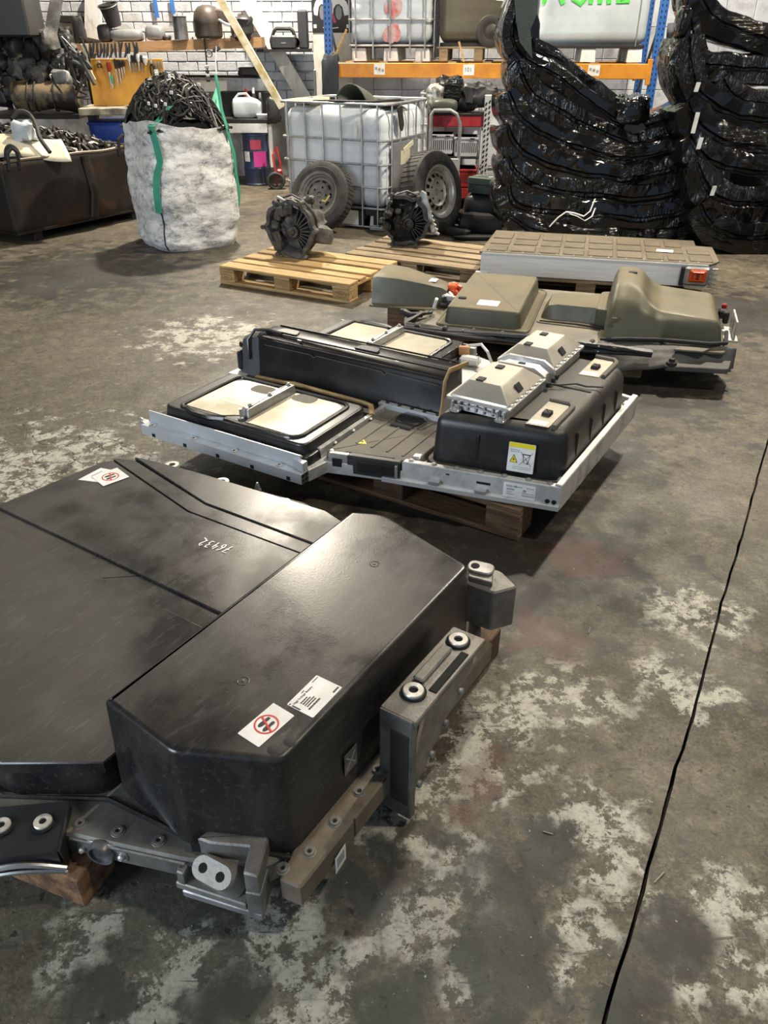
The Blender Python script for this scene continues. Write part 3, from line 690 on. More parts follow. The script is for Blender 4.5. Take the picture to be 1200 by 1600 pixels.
# seat-side lids (front and back of the tunnel)
def lid(y0, y1, s):
    """y0 = outer edge, y1 = edge towards the tunnel, s = +1 when y1 > y0"""
    a, b = min(y0, y1), max(y0, y1)
    o = MB().cover(rrect(-1.81, -.965, a, b, .05, 4), .205, .243, .010, .004).build('module_lid', Mt['lid'], p2)
    up = MB().cover(rrect(-1.785, -.985, a+.028, b-.028, .05, 5), .238, .288, .010, .006).build('lid_step', Mt['lid'], o)
    yo, yi = y0+s*.060, y1-s*.065
    rim = rpoly([(-1.70, yo), (-1.40, yo), (-1.36, yo-s*.005), (-1.05, yo), (-1.05, yi), (-1.36, yi), (-1.40, yi+s*.0), (-1.70, yi)], [.03, .0, .0, .06, .06, 0, 0, .03], 5)
    MB().tube([(p[0], p[1], .288) for p in rim], .011, 8, closed=True).build('seal_bead', Mt['lid'], up)
    f1 = [(-1.685, yo+s*.02), (-1.47, yo+s*.02), (-1.43, yo+s*.05), (-1.405, yo+s*.06), (-1.405, yi-s*.02), (-1.64, yi-s*.02), (-1.685, yi-s*.06)]
    f2_ = [(-1.345, yo+s*.02), (-1.09, yo+s*.02), (-1.065, yo+s*.05), (-1.065, yi-s*.05), (-1.11, yi-s*.02), (-1.345, yi-s*.02)]
    for q in (f1, f2_):
        MB().prism(rpoly(q, .012, 2), .2875, .2915, .001).build('foil_panel', Mt['foil'], up)
    for cx, cy in ((-1.50, yi-s*.07), (-1.27, yi-s*.055)):
        MB().prism(rrect(cx-.06, cx+.06, cy-.04, cy+.04, .036, 5), .2913, .2920, 0).build('foil_cutout', Mt['dusty'], up)
    for cy in (yo+s*.14, yo+s*.18): MB().box((-1.52, cy, .2918), (.22, .0025, .0016)).build('foil_crease', Mt['rail'], up)
    bm_ = MB().cover(rrect(-1.398, -1.352, a+.12, b-.075, .006, 2), .288, .328, .006, .004).build('lid_bar', Mt['cast'], up)
    for cy in (a+.16, (a+b)/2+.03, b-.10): MB().lathe([(0, .012), (.006, .012), (.007, .006), (.011, .005), (.011, 0)], 12).build('bar_bolt', Mt['alu'], bm_, loc=(-1.375, cy, .328))
    MB().lathe([(0, .05), (.006, .05), (.006, .012), (.014, .010), (.014, 0)], 12).build('bar_stud', Mt['cast'], bm_, loc=(-1.375, y0+s*.095, .288))
    for k in range(7): MB().lathe([(0, .006), (.006, .006), (.010, .003), (.011, 0)], 10).build('lid_bolt', Mt['alu'], o, loc=(-1.72+k*.12, y0+s*.012, .245))
    # corner gutters of the lid
    MB().tube([(-1.655, yo, .288), (-1.60, yo-s*.02, .287), (-1.50, yo-s*.018, .287), (-1.44, yo+s*.005, .288)], .016, 8).build('lid_gutter', Mt['lid'], up)
    # tan sealant along the inner edge
    MB().tube([(-1.68, y1+s*.03, .262), (-1.52, y1+s*.03, .268), (-1.44, y1+s*.012, .285), (-1.36, y1+s*.022, .278), (-1.05, y1+s*.028, .268), (-1.0, y1+s*.015, .27), (-.965, y1-s*.03, .25)], .015, 6, flat=.55).build('sealant_strip', Mt['tan'], o)
    return o
lid(-.268, .265, 1); lid(1.268, .735, -1)
# raised tunnel between the lids
prof = [(.375, .20), (.395, .24), (.405, .36), (.415, .425), (.44, .44), (.56, .44), (.585, .425), (.595, .36), (.605, .24), (.625, .20)]
tn = MB().loft([[(u_, y+(.5-y)*k, .2+(z-.2)*h_) for y, z in prof] for u_, k, h_ in ((-1.80, .25, .80), (-1.76, .05, .97), (-1.72, 0, 1.0), (-.72, 0, .97), (-.70, .0, .955))]).build('tunnel_cover', Mt['lid'], p2)
MB().prism(rpoly([(-1.82, .365), (-.685, .365), (-.685, .635), (-1.82, .635)], .02), .20, .214, .003).build('tunnel_foot', Mt['lid'], tn)
MB().box((-1.21, .398, .418), (1.04, .012, .012), .005).build('tunnel_lip', Mt['lid'], tn)
MB().box((-1.21, .44, .445), (1.02, .010, .008), .003).build('tunnel_lip', Mt['lid'], tn)
MB().box((-1.21, .56, .443), (1.02, .010, .008), .003).build('tunnel_lip', Mt['lid'], tn)
MB().tube([(-1.70, .402, .39), (-1.42, .402, .392), (-1.40, .398, .382), (-1.38, .402, .392), (-1.02, .402, .388), (-1.0, .398, .376), (-.98, .402, .388), (-.72, .402, .384)], .003, 6).build('tunnel_seam', Mt['dusty'], tn)
for u_ in (-1.5, -1.22, -.95): MB().box((u_, .425, .442), (.022, .008, .005), .001).build('tunnel_clip', Mt['zinc'], tn)
for u_ in (-1.62, -1.15): MB().prism(rpoly([(u_-.07, .47), (u_+.07, .47), (u_+.05, .53), (u_-.05, .53)], .02), .438, .446, .003).build('tunnel_boss', Mt['lid'], tn)
ep = MB().loft([[(-1.80+dx, .5+(y-.5)*k, .2+(z-.2)*h_) for y, z in prof] for dx, k, h_ in ((-.09, .35, .18), (-.085, .75, .55), (-.06, .9, .82), (.01, .96, .93), (.06, .97, .97))]).build('tunnel_end_cap', Mt['blackmatt'], tn)
ep.data.materials.clear(); ep.data.materials.append(mat('grey_end_cap', (.07, .072, .075), .5, dust=(.2, .18, .14), damt=.3))
MB().box((-1.885, .43, .27), (.03, .06, .10), .01).box((-1.895, .45, .345), (.02, .03, .03), .006).build('end_terminal', Mt['black'], tn)
MB().box((-1.87, .40, .21), (.10, .10, .012), .003).build('end_foot', Mt['frame'], tn)
MB().tube([(-1.80, .39, .30), (-1.805, .40, .40), (-1.78, .43, .446), (-1.70, .44, .455), (-1.62, .445, .45)], .008, 7).build('edge_seal', Mt['lid'], tn)
MB().tube([(-.69, .36, .235), (-.69, .385, .30), (-.69, .40, .41), (-.69, .44, .447), (-.66, .56, .447)], .013, 6, flat=.5).build('sealant_strip', Mt['tan'], tn)
# tall right hand box
bo = rpoly([(-.565, .03), (-.075, .125), (-.03, .17), (-.03, .92), (-.09, .985), (-.565, .985)], [.06, .06, .02, .06, .05, .05], 5)
bx = MB().cover(bo, .215, .43, .055, .012, steps=6).build('box_cover', Mt['boxlid'], p2, ang=50)
MB().prism(inset(bo, -.02), .205, .222, .003).build('box_flange', Mt['boxlid'], bx)
MB().box((-.32, .565, .4315), (.46, .012, .005), .002).build('box_groove', Mt['blackmatt'], bx)
for k in range(4):
    MB().box((-.039, .28+k*.17, .32), (.014, .014, .11), .006).build('box_flute', Mt['boxlid'], bx)
MB().box((-.37, .073, .31), (.012, .012, .11), .004, rz=.19).build('box_flute', Mt['boxlid'], bx)
for y0_, y1_ in ((.135, .385), (.73, .965)):
    fo = MB().prism(rpoly([(-.205, y0_), (-.115, y0_+.012), (-.115, y1_), (-.205, y1_)], .004, 2), .4305, .4325, .0005).build('foil_label', Mt['foil'], bx)
    MB().cover(rrect(-.182, -.145, (y0_+y1_)/2-.025, (y0_+y1_)/2+.02, .006, 2), .432, .447, .004, .002).build('vent_plug', Mt['blackmatt'], fo)
    MB().prism([(-.20, y0_+.01), (-.13, y0_+.02), (-.13, y0_+.06), (-.20, y0_+.05)], .4325, .4330).build('printed_patch', Mt['white'], fo, ang=None)
    MB().tube([(-.205, y1_+.012, .435), (-.12, y1_+.012, .436), (-.098, y1_-.02, .436), (-.098, y0_+.02, .434)], .011, 8).build('box_bead', Mt['dusty'], bx)
# warning label on the front wall
fw = math.atan2(.095, .49)
p = (-.175, .103, .318)
wl = MB().prism(rrect(-.052, .052, -.06, .06, .004, 3), 0, .0008).build('warning_label', Mt['white'], p2)
wl.matrix_local = Matrix.Translation((-.192, .094, .305)) @ Matrix.Rotation(fw, 4, 'Z') @ Matrix.Rotation(R(84), 4, 'X')
wl['label'] = 'white label with yellow band, shock triangle and crossed-out bin'
MB().box((0, .05, .0011), (.10, .018, .0006)).build('yellow_band', Mt['yellow'], wl, ang=None)
MB().prism(rpoly([(-.044, -.022), (-.012, -.022), (-.028, .012)], .002, 2), .0008, .0014).build('triangle_border', Mt['ink'], wl, ang=None)
MB().prism(rpoly([(-.0405, -.020), (-.0155, -.020), (-.028, .007)], .002, 2), .0014, .0018).build('triangle', Mt['yellow'], wl, ang=None)
MB().prism([(-.026, .0), (-.033, -.010), (-.028, -.010), (-.030, -.018), (-.023, -.007), (-.028, -.007)], .0018, .0022).build('lightning_mark', Mt['ink'], wl, ang=None)
bn = MB()
bn.tube([(.006, .014, .0011), (.012, -.018, .0011), (.028, -.018, .0011), (.034, .014, .0011)], .0012, 4).box((.02, .016, .0011), (.034, .004, .0006)).cyl((.026, -.020, .0008), (.026, -.020, .0014), .0035, 10)
bn.tube([(-.004, .026, .0014), (.042, -.030, .0014)], .0009, 4).tube([(.044, .026, .0014), (-.006, -.030, .0014)], .0009, 4).build('crossed_bin', Mt['ink'], wl, ang=None)
lines(wl, [(-.044, -.006, .030, .003), (-.044, -.008, .023, .003), (-.03, .042, -.038, .0025), (-.03, .040, -.046, .0025)], .0008, 'grey_ink')
# cast junction boxes on top
def jbox(x0, x1, y0, y1):
    o = MB().cover(rrect(x0, x1, y0, y1, .02, 3), .43, .472, .005, .003).build('junction_box', Mt['cast'], p2)
    fl = MB().prism(rrect(x0-.012, x1+.012, y0-.010, y1+.010, .014, 3), .468, .480, .002).build('box_rim', Mt['cast'], o)
    xa, xb, ya, yb = x0, x1, y0, y1
    m = MB(); e = .478
    base = rrect(xa, xb, ya, yb, .012, 2); t1 = rrect(xa+.05, xb-.055, ya+.05, yb-.065, .012, 2)
    m.loft([[(p[0], p[1], e) for p in base], [(p[0], p[1], e+.010) for p in inset(base, .004)], [(p[0], p[1], .535) for p in t1], [(p[0], p[1], .540) for p in inset(t1, .008)]])
    lidm = m.build('junction_lid', Mt['jlid'], o, ang=20)
    cx, cy = (xa+xb)/2, (ya+yb)/2
    for dx, dy, rz_ in ((-.03, -.10, 0), (-.02, .06, 0)):
        MB().box((cx+dx, cy+dy, .5425), (.032, .038, .006), .002, rz=rz_).build('vent_patch', Mt['blackmatt'], lidm)
    MB().box((xb-.024, cy-.03, .512), (.036, .045, .006), .002, rot=(0, R(48), 0)).build('vent_patch', Mt['blackmatt'], lidm)
    for k in range(7):
        MB().box((xb+.001, ya+.03+k*(yb-ya-.06)/6, .482), (.014, .022, .008), .002).build('rim_clip', Mt['zinc'], o)
    for x in (xa+.04, xb-.02):
        MB().prism(rpoly([(x-.022, ya-.038), (x+.022, ya-.038), (x+.022, ya+.0), (x-.022, ya+.0)], .012, 3), .43, .440, .002).build('box_foot', Mt['cast'], o)
        MB().box((x-.014, ya-.012, .452), (.006, .03, .04), .002).box((x+.014, ya-.012, .452), (.006, .03, .04), .002).build('foot_gusset', Mt['cast'], o)
        MB().lathe([(0, .008), (.006, .008), (.011, .005), (.011, 0)], 12).build('foot_bolt', Mt['zinc'], o, loc=(x, ya-.02, .44))
    g = MB()
    for k in range(5): g.box((xa+.05+k*.036, ya-.004, .452), (.008, .012, .032), .002)
    g.tube([(xa+.03, ya-.008, .45), (cx, ya-.008, .458), (xb-.03, ya-.008, .446)], .004, 6).build('box_ribs', Mt['cast'], o)
    return o
jbox(-.53, -.275, .125, .485); jbox(-.53, -.275, .615, .965)
br2 = MB().loft([[(x, y, z) for x, z in ((-.52, .43), (-.27, .43), (-.285, .475), (-.33, .50), (-.47, .50), (-.515, .475))] for y in (.47, .63)]).build('bridge_casting', Mt['cast'], p2)
for y in (.50, .60): MB().loft([[(x, yy, z) for x, z in ((-.54, .43), (-.255, .43), (-.27, .485), (-.32, .515), (-.48, .515), (-.53, .485))] for yy in (y-.008, y+.008)]).build('bridge_flange', Mt['cast'], br2)
MB().box((-.40, .55, .503), (.03, .02, .006), .002).build('vent_patch', Mt['blackmatt'], br2)
for y in (.5, .56, .6): MB().cyl((-.262, y, .452), (-.250, y, .452), .012, 12).build('gland', Mt['blackmatt'], br2)
MB().tube([(-.255, .52, .45), (-.22, .54, .445), (-.17, .60, .44), (-.12, .59, .442), (-.06, .63, .438)], .004, 6).build('pigtail_wire', Mt['black'], p2)
# plastic scraps behind the tunnel
cb = thing('loose_connector', 'white plastic connector with cable lying behind the tunnel of the aluminium framed pack', 'connector', (0, 0, 0))
g0 = gp(735, 556, .26)
MB().box((g0.x, g0.y, .235), (.11, .06, .045), .012, rz=-.4).build('connector_body', Mt['white'], cb)
MB().tube([gp(722, 548, .26), gp(730, 540, .29), gp(752, 538, .31), gp(762, 550, .30), gp(768, 566, .24)], .008, 7).build('cable', Mt['white'], cb)
MB().box((g0.x-.03, g0.y+.05, .27), (.06, .03, .05), .006, rz=-.2).build('terminal', mat('copper', (.55, .28, .14), .5, .4), cb)

# ================================================================ PALLETS
Mt['plank'] = mat('new_pine', (.50, .33, .14), .75, col2=(.30, .19, .08), scale=3, stretch=(1.2, 14, 14), bump=.25, bscale=60, rnd=.16)
Mt['plank_grey'] = mat('weathered_pine', (.30, .22, .13), .8, col2=(.16, .115, .065), scale=3, stretch=(1.2, 14, 14), bump=.3, bscale=60, rnd=.2)
Mt['stamp'] = mat('burnt_stamp', (.25, .07, .04), .8)
def pallet(label, loc, rz, m, group='wooden pallets on the floor', stamps=False, L_=1.2, W_=.8):
    t = thing('pallet', label, 'pallet', loc, rz, group)
    pl = {}
    def piece(name, c, d):
        k = (name, tuple(round(q, 4) for q in d))
        if k in pl: return inst(pl[k], t, c)
        pl[k] = MB().box((0, 0, 0), d, .004).build(name, m, t, loc=c); return pl[k]
    for y, wd_ in ((.0725, .145), (W_/2, .145), (W_-.0725, .145)): piece('bottom_board', (L_/2, y, .011), (L_, min(wd_, .14) if y != W_/2 else .10, .022))
    for x in (.0725, L_/2, L_-.0725):
        for y in (.0725, W_/2, W_-.0725):
            b = piece('block', (x, y, .061), (.145, .10 if y == W_/2 else .14, .078))
            if stamps and y < .1 and x != L_/2:
                s_ = MB().tube([(.05*cos(a*pi/10), .0, .022*sin(a*pi/10)) for a in range(20)], .0025, 4, closed=True, flat=.6).build('oval_stamp', Mt['stamp'], t, loc=(x, -.0005+.0025, .061))
                text('EPAL', .026, Mt['stamp'], t, Matrix.Translation((x, .002, .052)) @ Matrix.Rotation(pi/2, 4, 'X'), 'stamp_lettering', align='CENTER')
    for x in (.0725, L_/2, L_-.0725): piece('cross_board', (x, W_/2, .111), (.145, W_, .022))
    ys = [(.0725, .143), (.225, .10), (.40, .143), (.575, .10), (W_-.0725, .143)] if W_ <= .85 else [(.0725, .143), (.26, .12), (.42, .12), (.58, .12), (.74, .12), (W_-.0725, .143)]
    for y, wd_ in ys:
        piece('deck_board', (L_/2+random.uniform(-.004, .004), y, .133), (L_, wd_, .022))
    return t
YA = R(-27.9)
pallet('clean yellow pine pallet with oval stamps on its blocks, carrying the dusty grey gearbox', (-1.324, 6.274, 0), YA, Mt['plank'], stamps=True)
def off(base, rz, u_, v_): return (base[0]+u_*cos(rz)-v_*sin(rz), base[1]+u_*sin(rz)+v_*cos(rz), 0)
pB = off((-1.324, 6.274), YA, .68, .84)
pallet('weathered pallet carrying the oily black gearbox, behind the clean yellow pallet', (pB[0], pB[1], 0), YA, Mt['plank_grey'])
a2 = R(-31.5)
pallet('dark old pallet under the aluminium framed battery pack', off((.646, 2.469), a2, -1.33, -.02), a2, Mt['wood_old'], W_=1.0)
a3 = R(-17)
pallet('pallet under the olive green battery pack', off((1.277, 4.261), a3, -.98, .03), a3, Mt['plank_grey'], W_=1.0)
a4 = R(-14)
pallet('pallet under the silver battery pack with panelled top', off((.737, 5.997), a4, .2, .0), a4, Mt['plank_grey'])

# ================================================================ OLIVE PACK
Mt['olive'] = mat('olive_pressing', (.105, .10, .065), .36, .15, col2=(.085, .082, .056), scale=4, rough2=.5, dust=(.19, .15, .085), damt=.7, dscale=3.5, dlo=.22, dhi=.6)
Mt['greytray'] = mat('dirty_tray', (.13, .125, .11), .6, .3, col2=(.22, .2, .16), scale=5, dust=(.23, .19, .125), damt=.6, bump=.1, bscale=40)
p3 = thing('battery_pack', 'dusty olive green battery pack with tall hump and torn grey skirt', 'battery pack', (1.277, 4.261, 0), a3)
MB().prism(rpoly([(-1.16, .0), (-.40, -.03), (.0, -.02), (.60, .06), (.60, 1.0), (.0, 1.05), (-1.16, 1.05)], .03), .150, .195, .004).build('base_tray', Mt['greytray'], p3)
bg_ = MB().cover(rrect(-.985, -.505, .085, .965, .05, 5), .19, .305, .022, .014).build('main_cover', Mt['olive'], p3)
MB().cover(rrect(-1.03, -.45, .04, 1.0, .06, 5), .19, .204, .006, .003).build('cover_flange', Mt['olive'], bg_)
MB().tube([(p[0], p[1], .205) for p in rrect(-1.02, -.46, .05, .99, .06, 5)], .006, 6, closed=True).build('flange_bead', Mt['olive'], bg_)
l_ = MB().prism(rpoly([(-.70, .13), (-.57, .13), (-.57, .24), (-.70, .24)], .003, 2), .3052, .3058).build('rating_label', Mt['white'], bg_)
l_.location = (-.10, .05, 0)
lines(l_, [(-.685, -.62, .20, .008), (-.60, -.58, .20, .012)], .3058, 'grey_ink')
MB().cover(rrect(-.935, -.885, .27, .305, .015, 3), .304, .314, .004).build('rubber_plug', Mt['blackmatt'], bg_)
# left tunnel end
tp = lambda y0, y1, h_: [(y0, .195), (y0+.02, .205), (y0+.05, .2+h_*.93), (y0+.075, .2+h_), (y1-.075, .2+h_), (y1-.05, .2+h_*.93), (y1-.02, .205), (y1, .195)]
tn3 = MB().loft([[(u_, y, z) for y, z in tp(y0_, y1_, h_)] for u_, y0_, y1_, h_ in ((-1.53, .34, .76, .170), (-1.50, .34, .76, .180), (-1.36, .355, .735, .172), (-1.2, .38, .69, .145), (-1.08, .40, .655, .12), (-1.05, .41, .64, .10))]).build('tunnel_cover', Mt['olive'], p3, ang=28)
MB().prism(rpoly([(-1.54, .32), (-1.1, .34), (-1.0, .38), (-1.0, .7), (-1.1, .73), (-1.54, .78)], .02), .186, .199, .003).build('tunnel_foot', Mt['olive'], tn3)
MB().prism(rpoly([(-1.22, .48), (-1.13, .48), (-1.13, .56), (-1.22, .56)], .003, 2), .340, .3406, 0, Matrix.Rotation(0, 4, 'Z')).build('small_label', Mt['white'], tn3, ang=None)
# rest block under the overhanging tunnel
tb = off((1.277, 4.261), a3, -1.36, .55)
wblock('timber block under the left end of the olive green pack', (tb[0], tb[1], .0915), (.12, .40, .183), a3, m='wood_old')
# connectors between tunnel and cover
oc = MB()
oc.tube([(-1.07, .60, .285), (-1.03, .59, .30), (-.99, .585, .285), (-.98, .58, .24)], .022, 8).tube([(-1.07, .54, .27), (-1.02, .53, .285), (-.99, .53, .25)], .02, 8).box((-1.03, .56, .30), (.06, .10, .03), .008)
oc.build('orange_connector', Mt['orange'], p3)
wc = MB()
for k in range(4): wc.tube([(-1.09+.02*k, .46, .25+.012*k), (-1.05+.02*k, .42-.01*k, .275), (-1.02+.02*k, .45, .26), (-1.06+.02*k, .47, .23)], .008, 6)
wc.box((-1.10, .36, .235), (.02, .03, .075), .004, rot=(.2, .3, 0)).build('white_cable_loop', Mt['white'], p3)
MB().box((-1.035, .41, .22), (.10, .06, .03), .008, rz=.3).build('connector_block', Mt['blackmatt'], p3)
# black harness along the front
hs = random.Random(5); hm = MB()
for k in range(5):
    pts = []
    for i in range(22):
        t = i/21; u_ = -1.17+1.42*t
        pts.append((u_, -.075-.012*k+.02*sin(5*t+k)+hs.uniform(-.006, .006), .20+.012*(k % 3)+.012*sin(7*t+2*k)-.03*max(0, t-.6)))
    hm.tube(pts, .017 if k < 3 else .011, 7)
for k in range(3):
    pts = [(-1.17, -.07, .20), (-1.2-.01*k, .0+.04*k, .21), (-1.13+.02*k, .12+.05*k, .24-.01*k), (-1.10, .22+.03*k, .215)]
    hm.tube(pts, .011, 6)
hm.build('wiring_harness', Mt['black'], p3)
cl = None
for i in range(9):
    for dz in (0, .03):
        q = (-1.08+.13*i, -.105-.002*i, .205+dz-.02*max(0, i-5)/4)
        if cl is None: cl = MB().box((0, 0, 0), (.010, .006, .010), .002).build('harness_clip', Mt['zinc'], p3, loc=q)
        else: inst(cl, p3, q)
hc = None
for i in range(7):
    q = (-1.1+.17*i, -.085, .215)
    if hc is None: hc = MB().box((0, 0, 0), (.03, .055, .05), .008).build('harness_clamp', Mt['blackmatt'], p3, loc=q)
    else: inst(hc, p3, q)
MB().tube([(-1.13, .14, .225), (-1.19, .10, .23), (-1.24, .13, .235)], .018, 7).box((-1.25, .135, .235), (.05, .035, .03), .006).build('harness_plug', Mt['black'], p3)
# middle saddle
sd = MB().loft([[(u_, y, z) for y, z in ((y0_, .195), (y0_+.03, .205), (y0_+.06, .2+h_*.9), (y0_+.09, .2+h_), (y1_-.09, .2+h_), (y1_-.06, .2+h_*.9), (y1_-.03, .205), (y1_, .195))]
               for u_, y0_, y1_, h_ in ((-.42, .33, .70, .02), (-.385, .33, .70, .085), (-.33, .32, .71, .10), (-.16, .32, .71, .098), (-.08, .30, .73, .105), (.06, .27, .76, .11))]).build('saddle_cover', Mt['olive'], p3, ang=30)
MB().prism(rpoly([(-.44, .28), (.0, .24), (.0, .78), (-.44, .75)], .03), .188, .202, .003).build('saddle_foot', Mt['olive'], sd)
MB().tube([(-.42, .30, .204), (-.2, .29, .206), (0, .24, .21)], .006, 6).build('seal_bead', Mt['blackmatt'], sd)
MB().prism(rpoly([(-.095, .30), (.0, .27), (.01, .72), (-.085, .68)], .02), .205, .3085, .004).build('dirt_band', Mt['olive'], sd)
# tall hump: a swept pressing, high on the left and lower on the right
def hz_(s_):   # height of the crest along u
    P = [(0, .10), (.02, .24), (.05, .285), (.18, .29), (.28, .27), (.36, .215), (.45, .185), (.70, .17), (.92, .16), (.98, .12), (1, .02)]
    for (a, b), (c, d) in zip(P, P[1:]):
        if s_ <= c: return b+(d-b)*((s_-a)/(c-a))
    return 0
def hump(a_, b_):
    u_ = -.035+.655*a_; h_ = hz_(a_)
    lean = .14*max(0, min(1, (.42-a_)/.25))
    P = [(.03+.05*(a_ > .5), 0), (.045+.05*(a_ > .5), .12), (.075+.04*a_+lean*.5, .72), (.13+lean, .97), (.19+lean, 1.0), (.60, 1.0), (.70, .97), (.78, .7), (.82, 0)]
    x = b_*(len(P)-1); i = min(int(x), len(P)-2); f = x-i
    y = P[i][0]*(1-f)+P[i+1][0]*f; z = P[i][1]*(1-f)+P[i+1][1]*f
    return (u_, y, .195+h_*z)
hp = MB().grid(hump, 44, 40)
hmp = hp.build('hump_cover', Mt['olive'], p3, ang=60)
md = hmp.modifiers.new('sm', 'SMOOTH'); md.iterations = 6; md.factor = .5
MB().cover(rrect(.06, .11, .50, .53, .012, 3), .478, .488, .003).build('rubber_plug', Mt['blackmatt'], hmp)
MB().tube([(-.04, .02, .215), (.1, .01, .235), (.3, .055, .235), (.55, .06, .235), (.64, .10, .235), (.655, .3, .235)], .012, 7).build('seal_bead', Mt['blackmatt'], p3)
MB().prism(rpoly([(-.05, -.0), (.64, .03), (.65, .86), (-.05, .86)], .03), .186, .202, .003).build('hump_foot', Mt['olive'], hmp)
MB().box((.02, .062, .32), (.03, .012, .03), .004).build('moulded_boss', Mt['olive'], hmp)
# torn skirt
def skirt(a_, b_):
    u_ = -.05+.75*a_
    yf = -.01-.055*(1-a_)*b_ -.13*b_*(.4+.6*sin(pi*min(1, a_*1.1))) + .05*a_
    z = .215-.10*b_**1.5 - .02*sin(9*a_)*b_
    return (u_, yf+.06*a_, z + .010*noise.noise(Vector((u_*9, b_*5, 1))))
sk = MB().grid(skirt, 26, 10).build('torn_skirt', mat('grey_skirt', (.08, .08, .078), .6, col2=(.05, .05, .048), scale=9, dust=(.2, .18, .14), damt=.4, bump=.2, bscale=30), p3)
sm_ = sk.modifiers.new('th', 'SOLIDIFY'); sm_.thickness = .008
MB().prism(rpoly([(.33, -.13), (.66, -.08), (.70, .16), (.66, .30), (.30, .05)], .02), .120, .150, .004).build('skirt_flap', sk.data.materials[0], p3)
MB().prism(rpoly([(.36, -.03), (.52, -.02), (.56, .05), (.40, .04)], .01), .205, .216, .002).build('skirt_tab', Mt['greytray'], p3)
MB().lathe([(0, .035), (.015, .035), (.018, .02), (.028, .015), (.03, 0)], 14).build('skirt_clip', Mt['blackmatt'], p3, loc=(.36, -.10, .150))
# end terminals on the right side
MB().box((.655, .66, .24), (.05, .07, .05), .008).build('end_connector', Mt['blackmatt'], p3)
MB().box((.665, .55, .25), (.03, .05, .07), .006).build('end_connector', Mt['blackmatt'], p3)
MB().box((.66, .70, .275), (.03, .03, .03), .006).build('end_plug', Mt['redpaint'], p3)
MB().prism(rpoly([(.66, .38), (.74, .38), (.74, .48), (.71, .48), (.71, .55), (.74, .55), (.74, .65), (.66, .65)], .006, 2), .15, .165, .002).build('mounting_tab', Mt['frame'], p3)
MB().box((.715, .52, .22), (.012, .26, .11), .003).build('mounting_plate', Mt['frame'], p3)

# ================================================================ SILVER PACK
Mt['silver'] = mat('brushed_silver', (.82, .82, .82), .4, .2, col2=(.70, .69, .67), scale=3, stretch=(1, 30, 30), rough2=.4)
Mt['pane'] = mat('dusty_tan_plate', (.075, .062, .043), .55, .2, col2=(.14, .112, .075), scale=5, dust=(.145, .115, .075), damt=.5, dlo=.2, dhi=.55, rnd=.08)
p5 = thing('battery_pack', 'silver sided battery pack with dusty panelled tan top, farthest of the row', 'battery pack', (.737, 5.997, 0), a4)
po = [(0, 0), (1.64, .0), (1.70, .10), (1.70, .54), (1.58, .56), (1.58, .74), (.03, .76)]
MB().prism(po, .150, .305, .004).build('housing', Mt['silver'], p5)
MB().prism(inset(po, -.012), .305, .320, .003).build('top_plate', Mt['pane'], p5)
MB().prism([(-.035, -.02), (.06, -.02), (.06, .03), (-.035, .03)], .150, .165, .002).build('corner_foot', Mt['silver'], p5)
MB().box((.82, -.0135, .309), (1.62, .005, .012), .001).build('top_edge', Mt['silver'], p5)
rr_ = random.Random(11); us = [.02]
while us[-1] < 1.5: us.append(us[-1]+rr_.choice((.15, .18, .21)))
for r_, (ya, yb) in enumerate(((.03, .22), (.255, .42), (.455, .70))):
    for i in range(len(us)-1):
        xa = us[i]+.012+.03*r_*0; xb = us[i+1]-.012+(.0 if i < len(us)-2 else -.02)
        if r_ == 2 and xa > 1.5: continue
        MB().cover(rrect(xa, xb, ya, yb-.012, .012, 2), .318, .3275, .004, .004, steps=2).build('top_panel', Mt['pane'], p5)
MB().prism([(1.28, .27), (1.40, .26), (1.41, .34), (1.29, .35)], .3275, .3281).build('paper_label', Mt['white'], p5, ang=None)
for i in range(13): MB().lathe([(0, .005), (.006, .005), (.008, 0)], 10).build('plate_bolt', Mt['zinc'], p5, loc=(.06+i*.125, .012, .32))
hc_ = MB().box((1.56, -.02, .235), (.17, .05, .13), .012).build('connector_housing', Mt['alu'], p5)
oc2 = MB().box((1.565, -.045, .24), (.12, .025, .09), .012).build('orange_connector', Mt['orange'], p5)
MB().tube([(1.565-.035, -.060, .24-.026), (1.565+.035, -.060, .24-.026), (1.565+.035, -.060, .24+.026), (1.565-.035, -.060, .24+.026)], .008, 6, closed=True).build('connector_rim', Mt['orange'], oc2)
for dz in (-.015, 0, .015): MB().box((1.565, -.060, .24+dz), (.022, .008, .007), .002).build('connector_slot', Mt['blackmatt'], oc2)
MB().box((1.465, -.012, .225), (.03, .03, .13), .004).build('connector_gasket', Mt['blackmatt'], p5)
for k in range(4): MB().box((1.68, .02, .175+k*.035), (.05, .03, .010), .003).build('cooling_fin', Mt['alu'], p5)

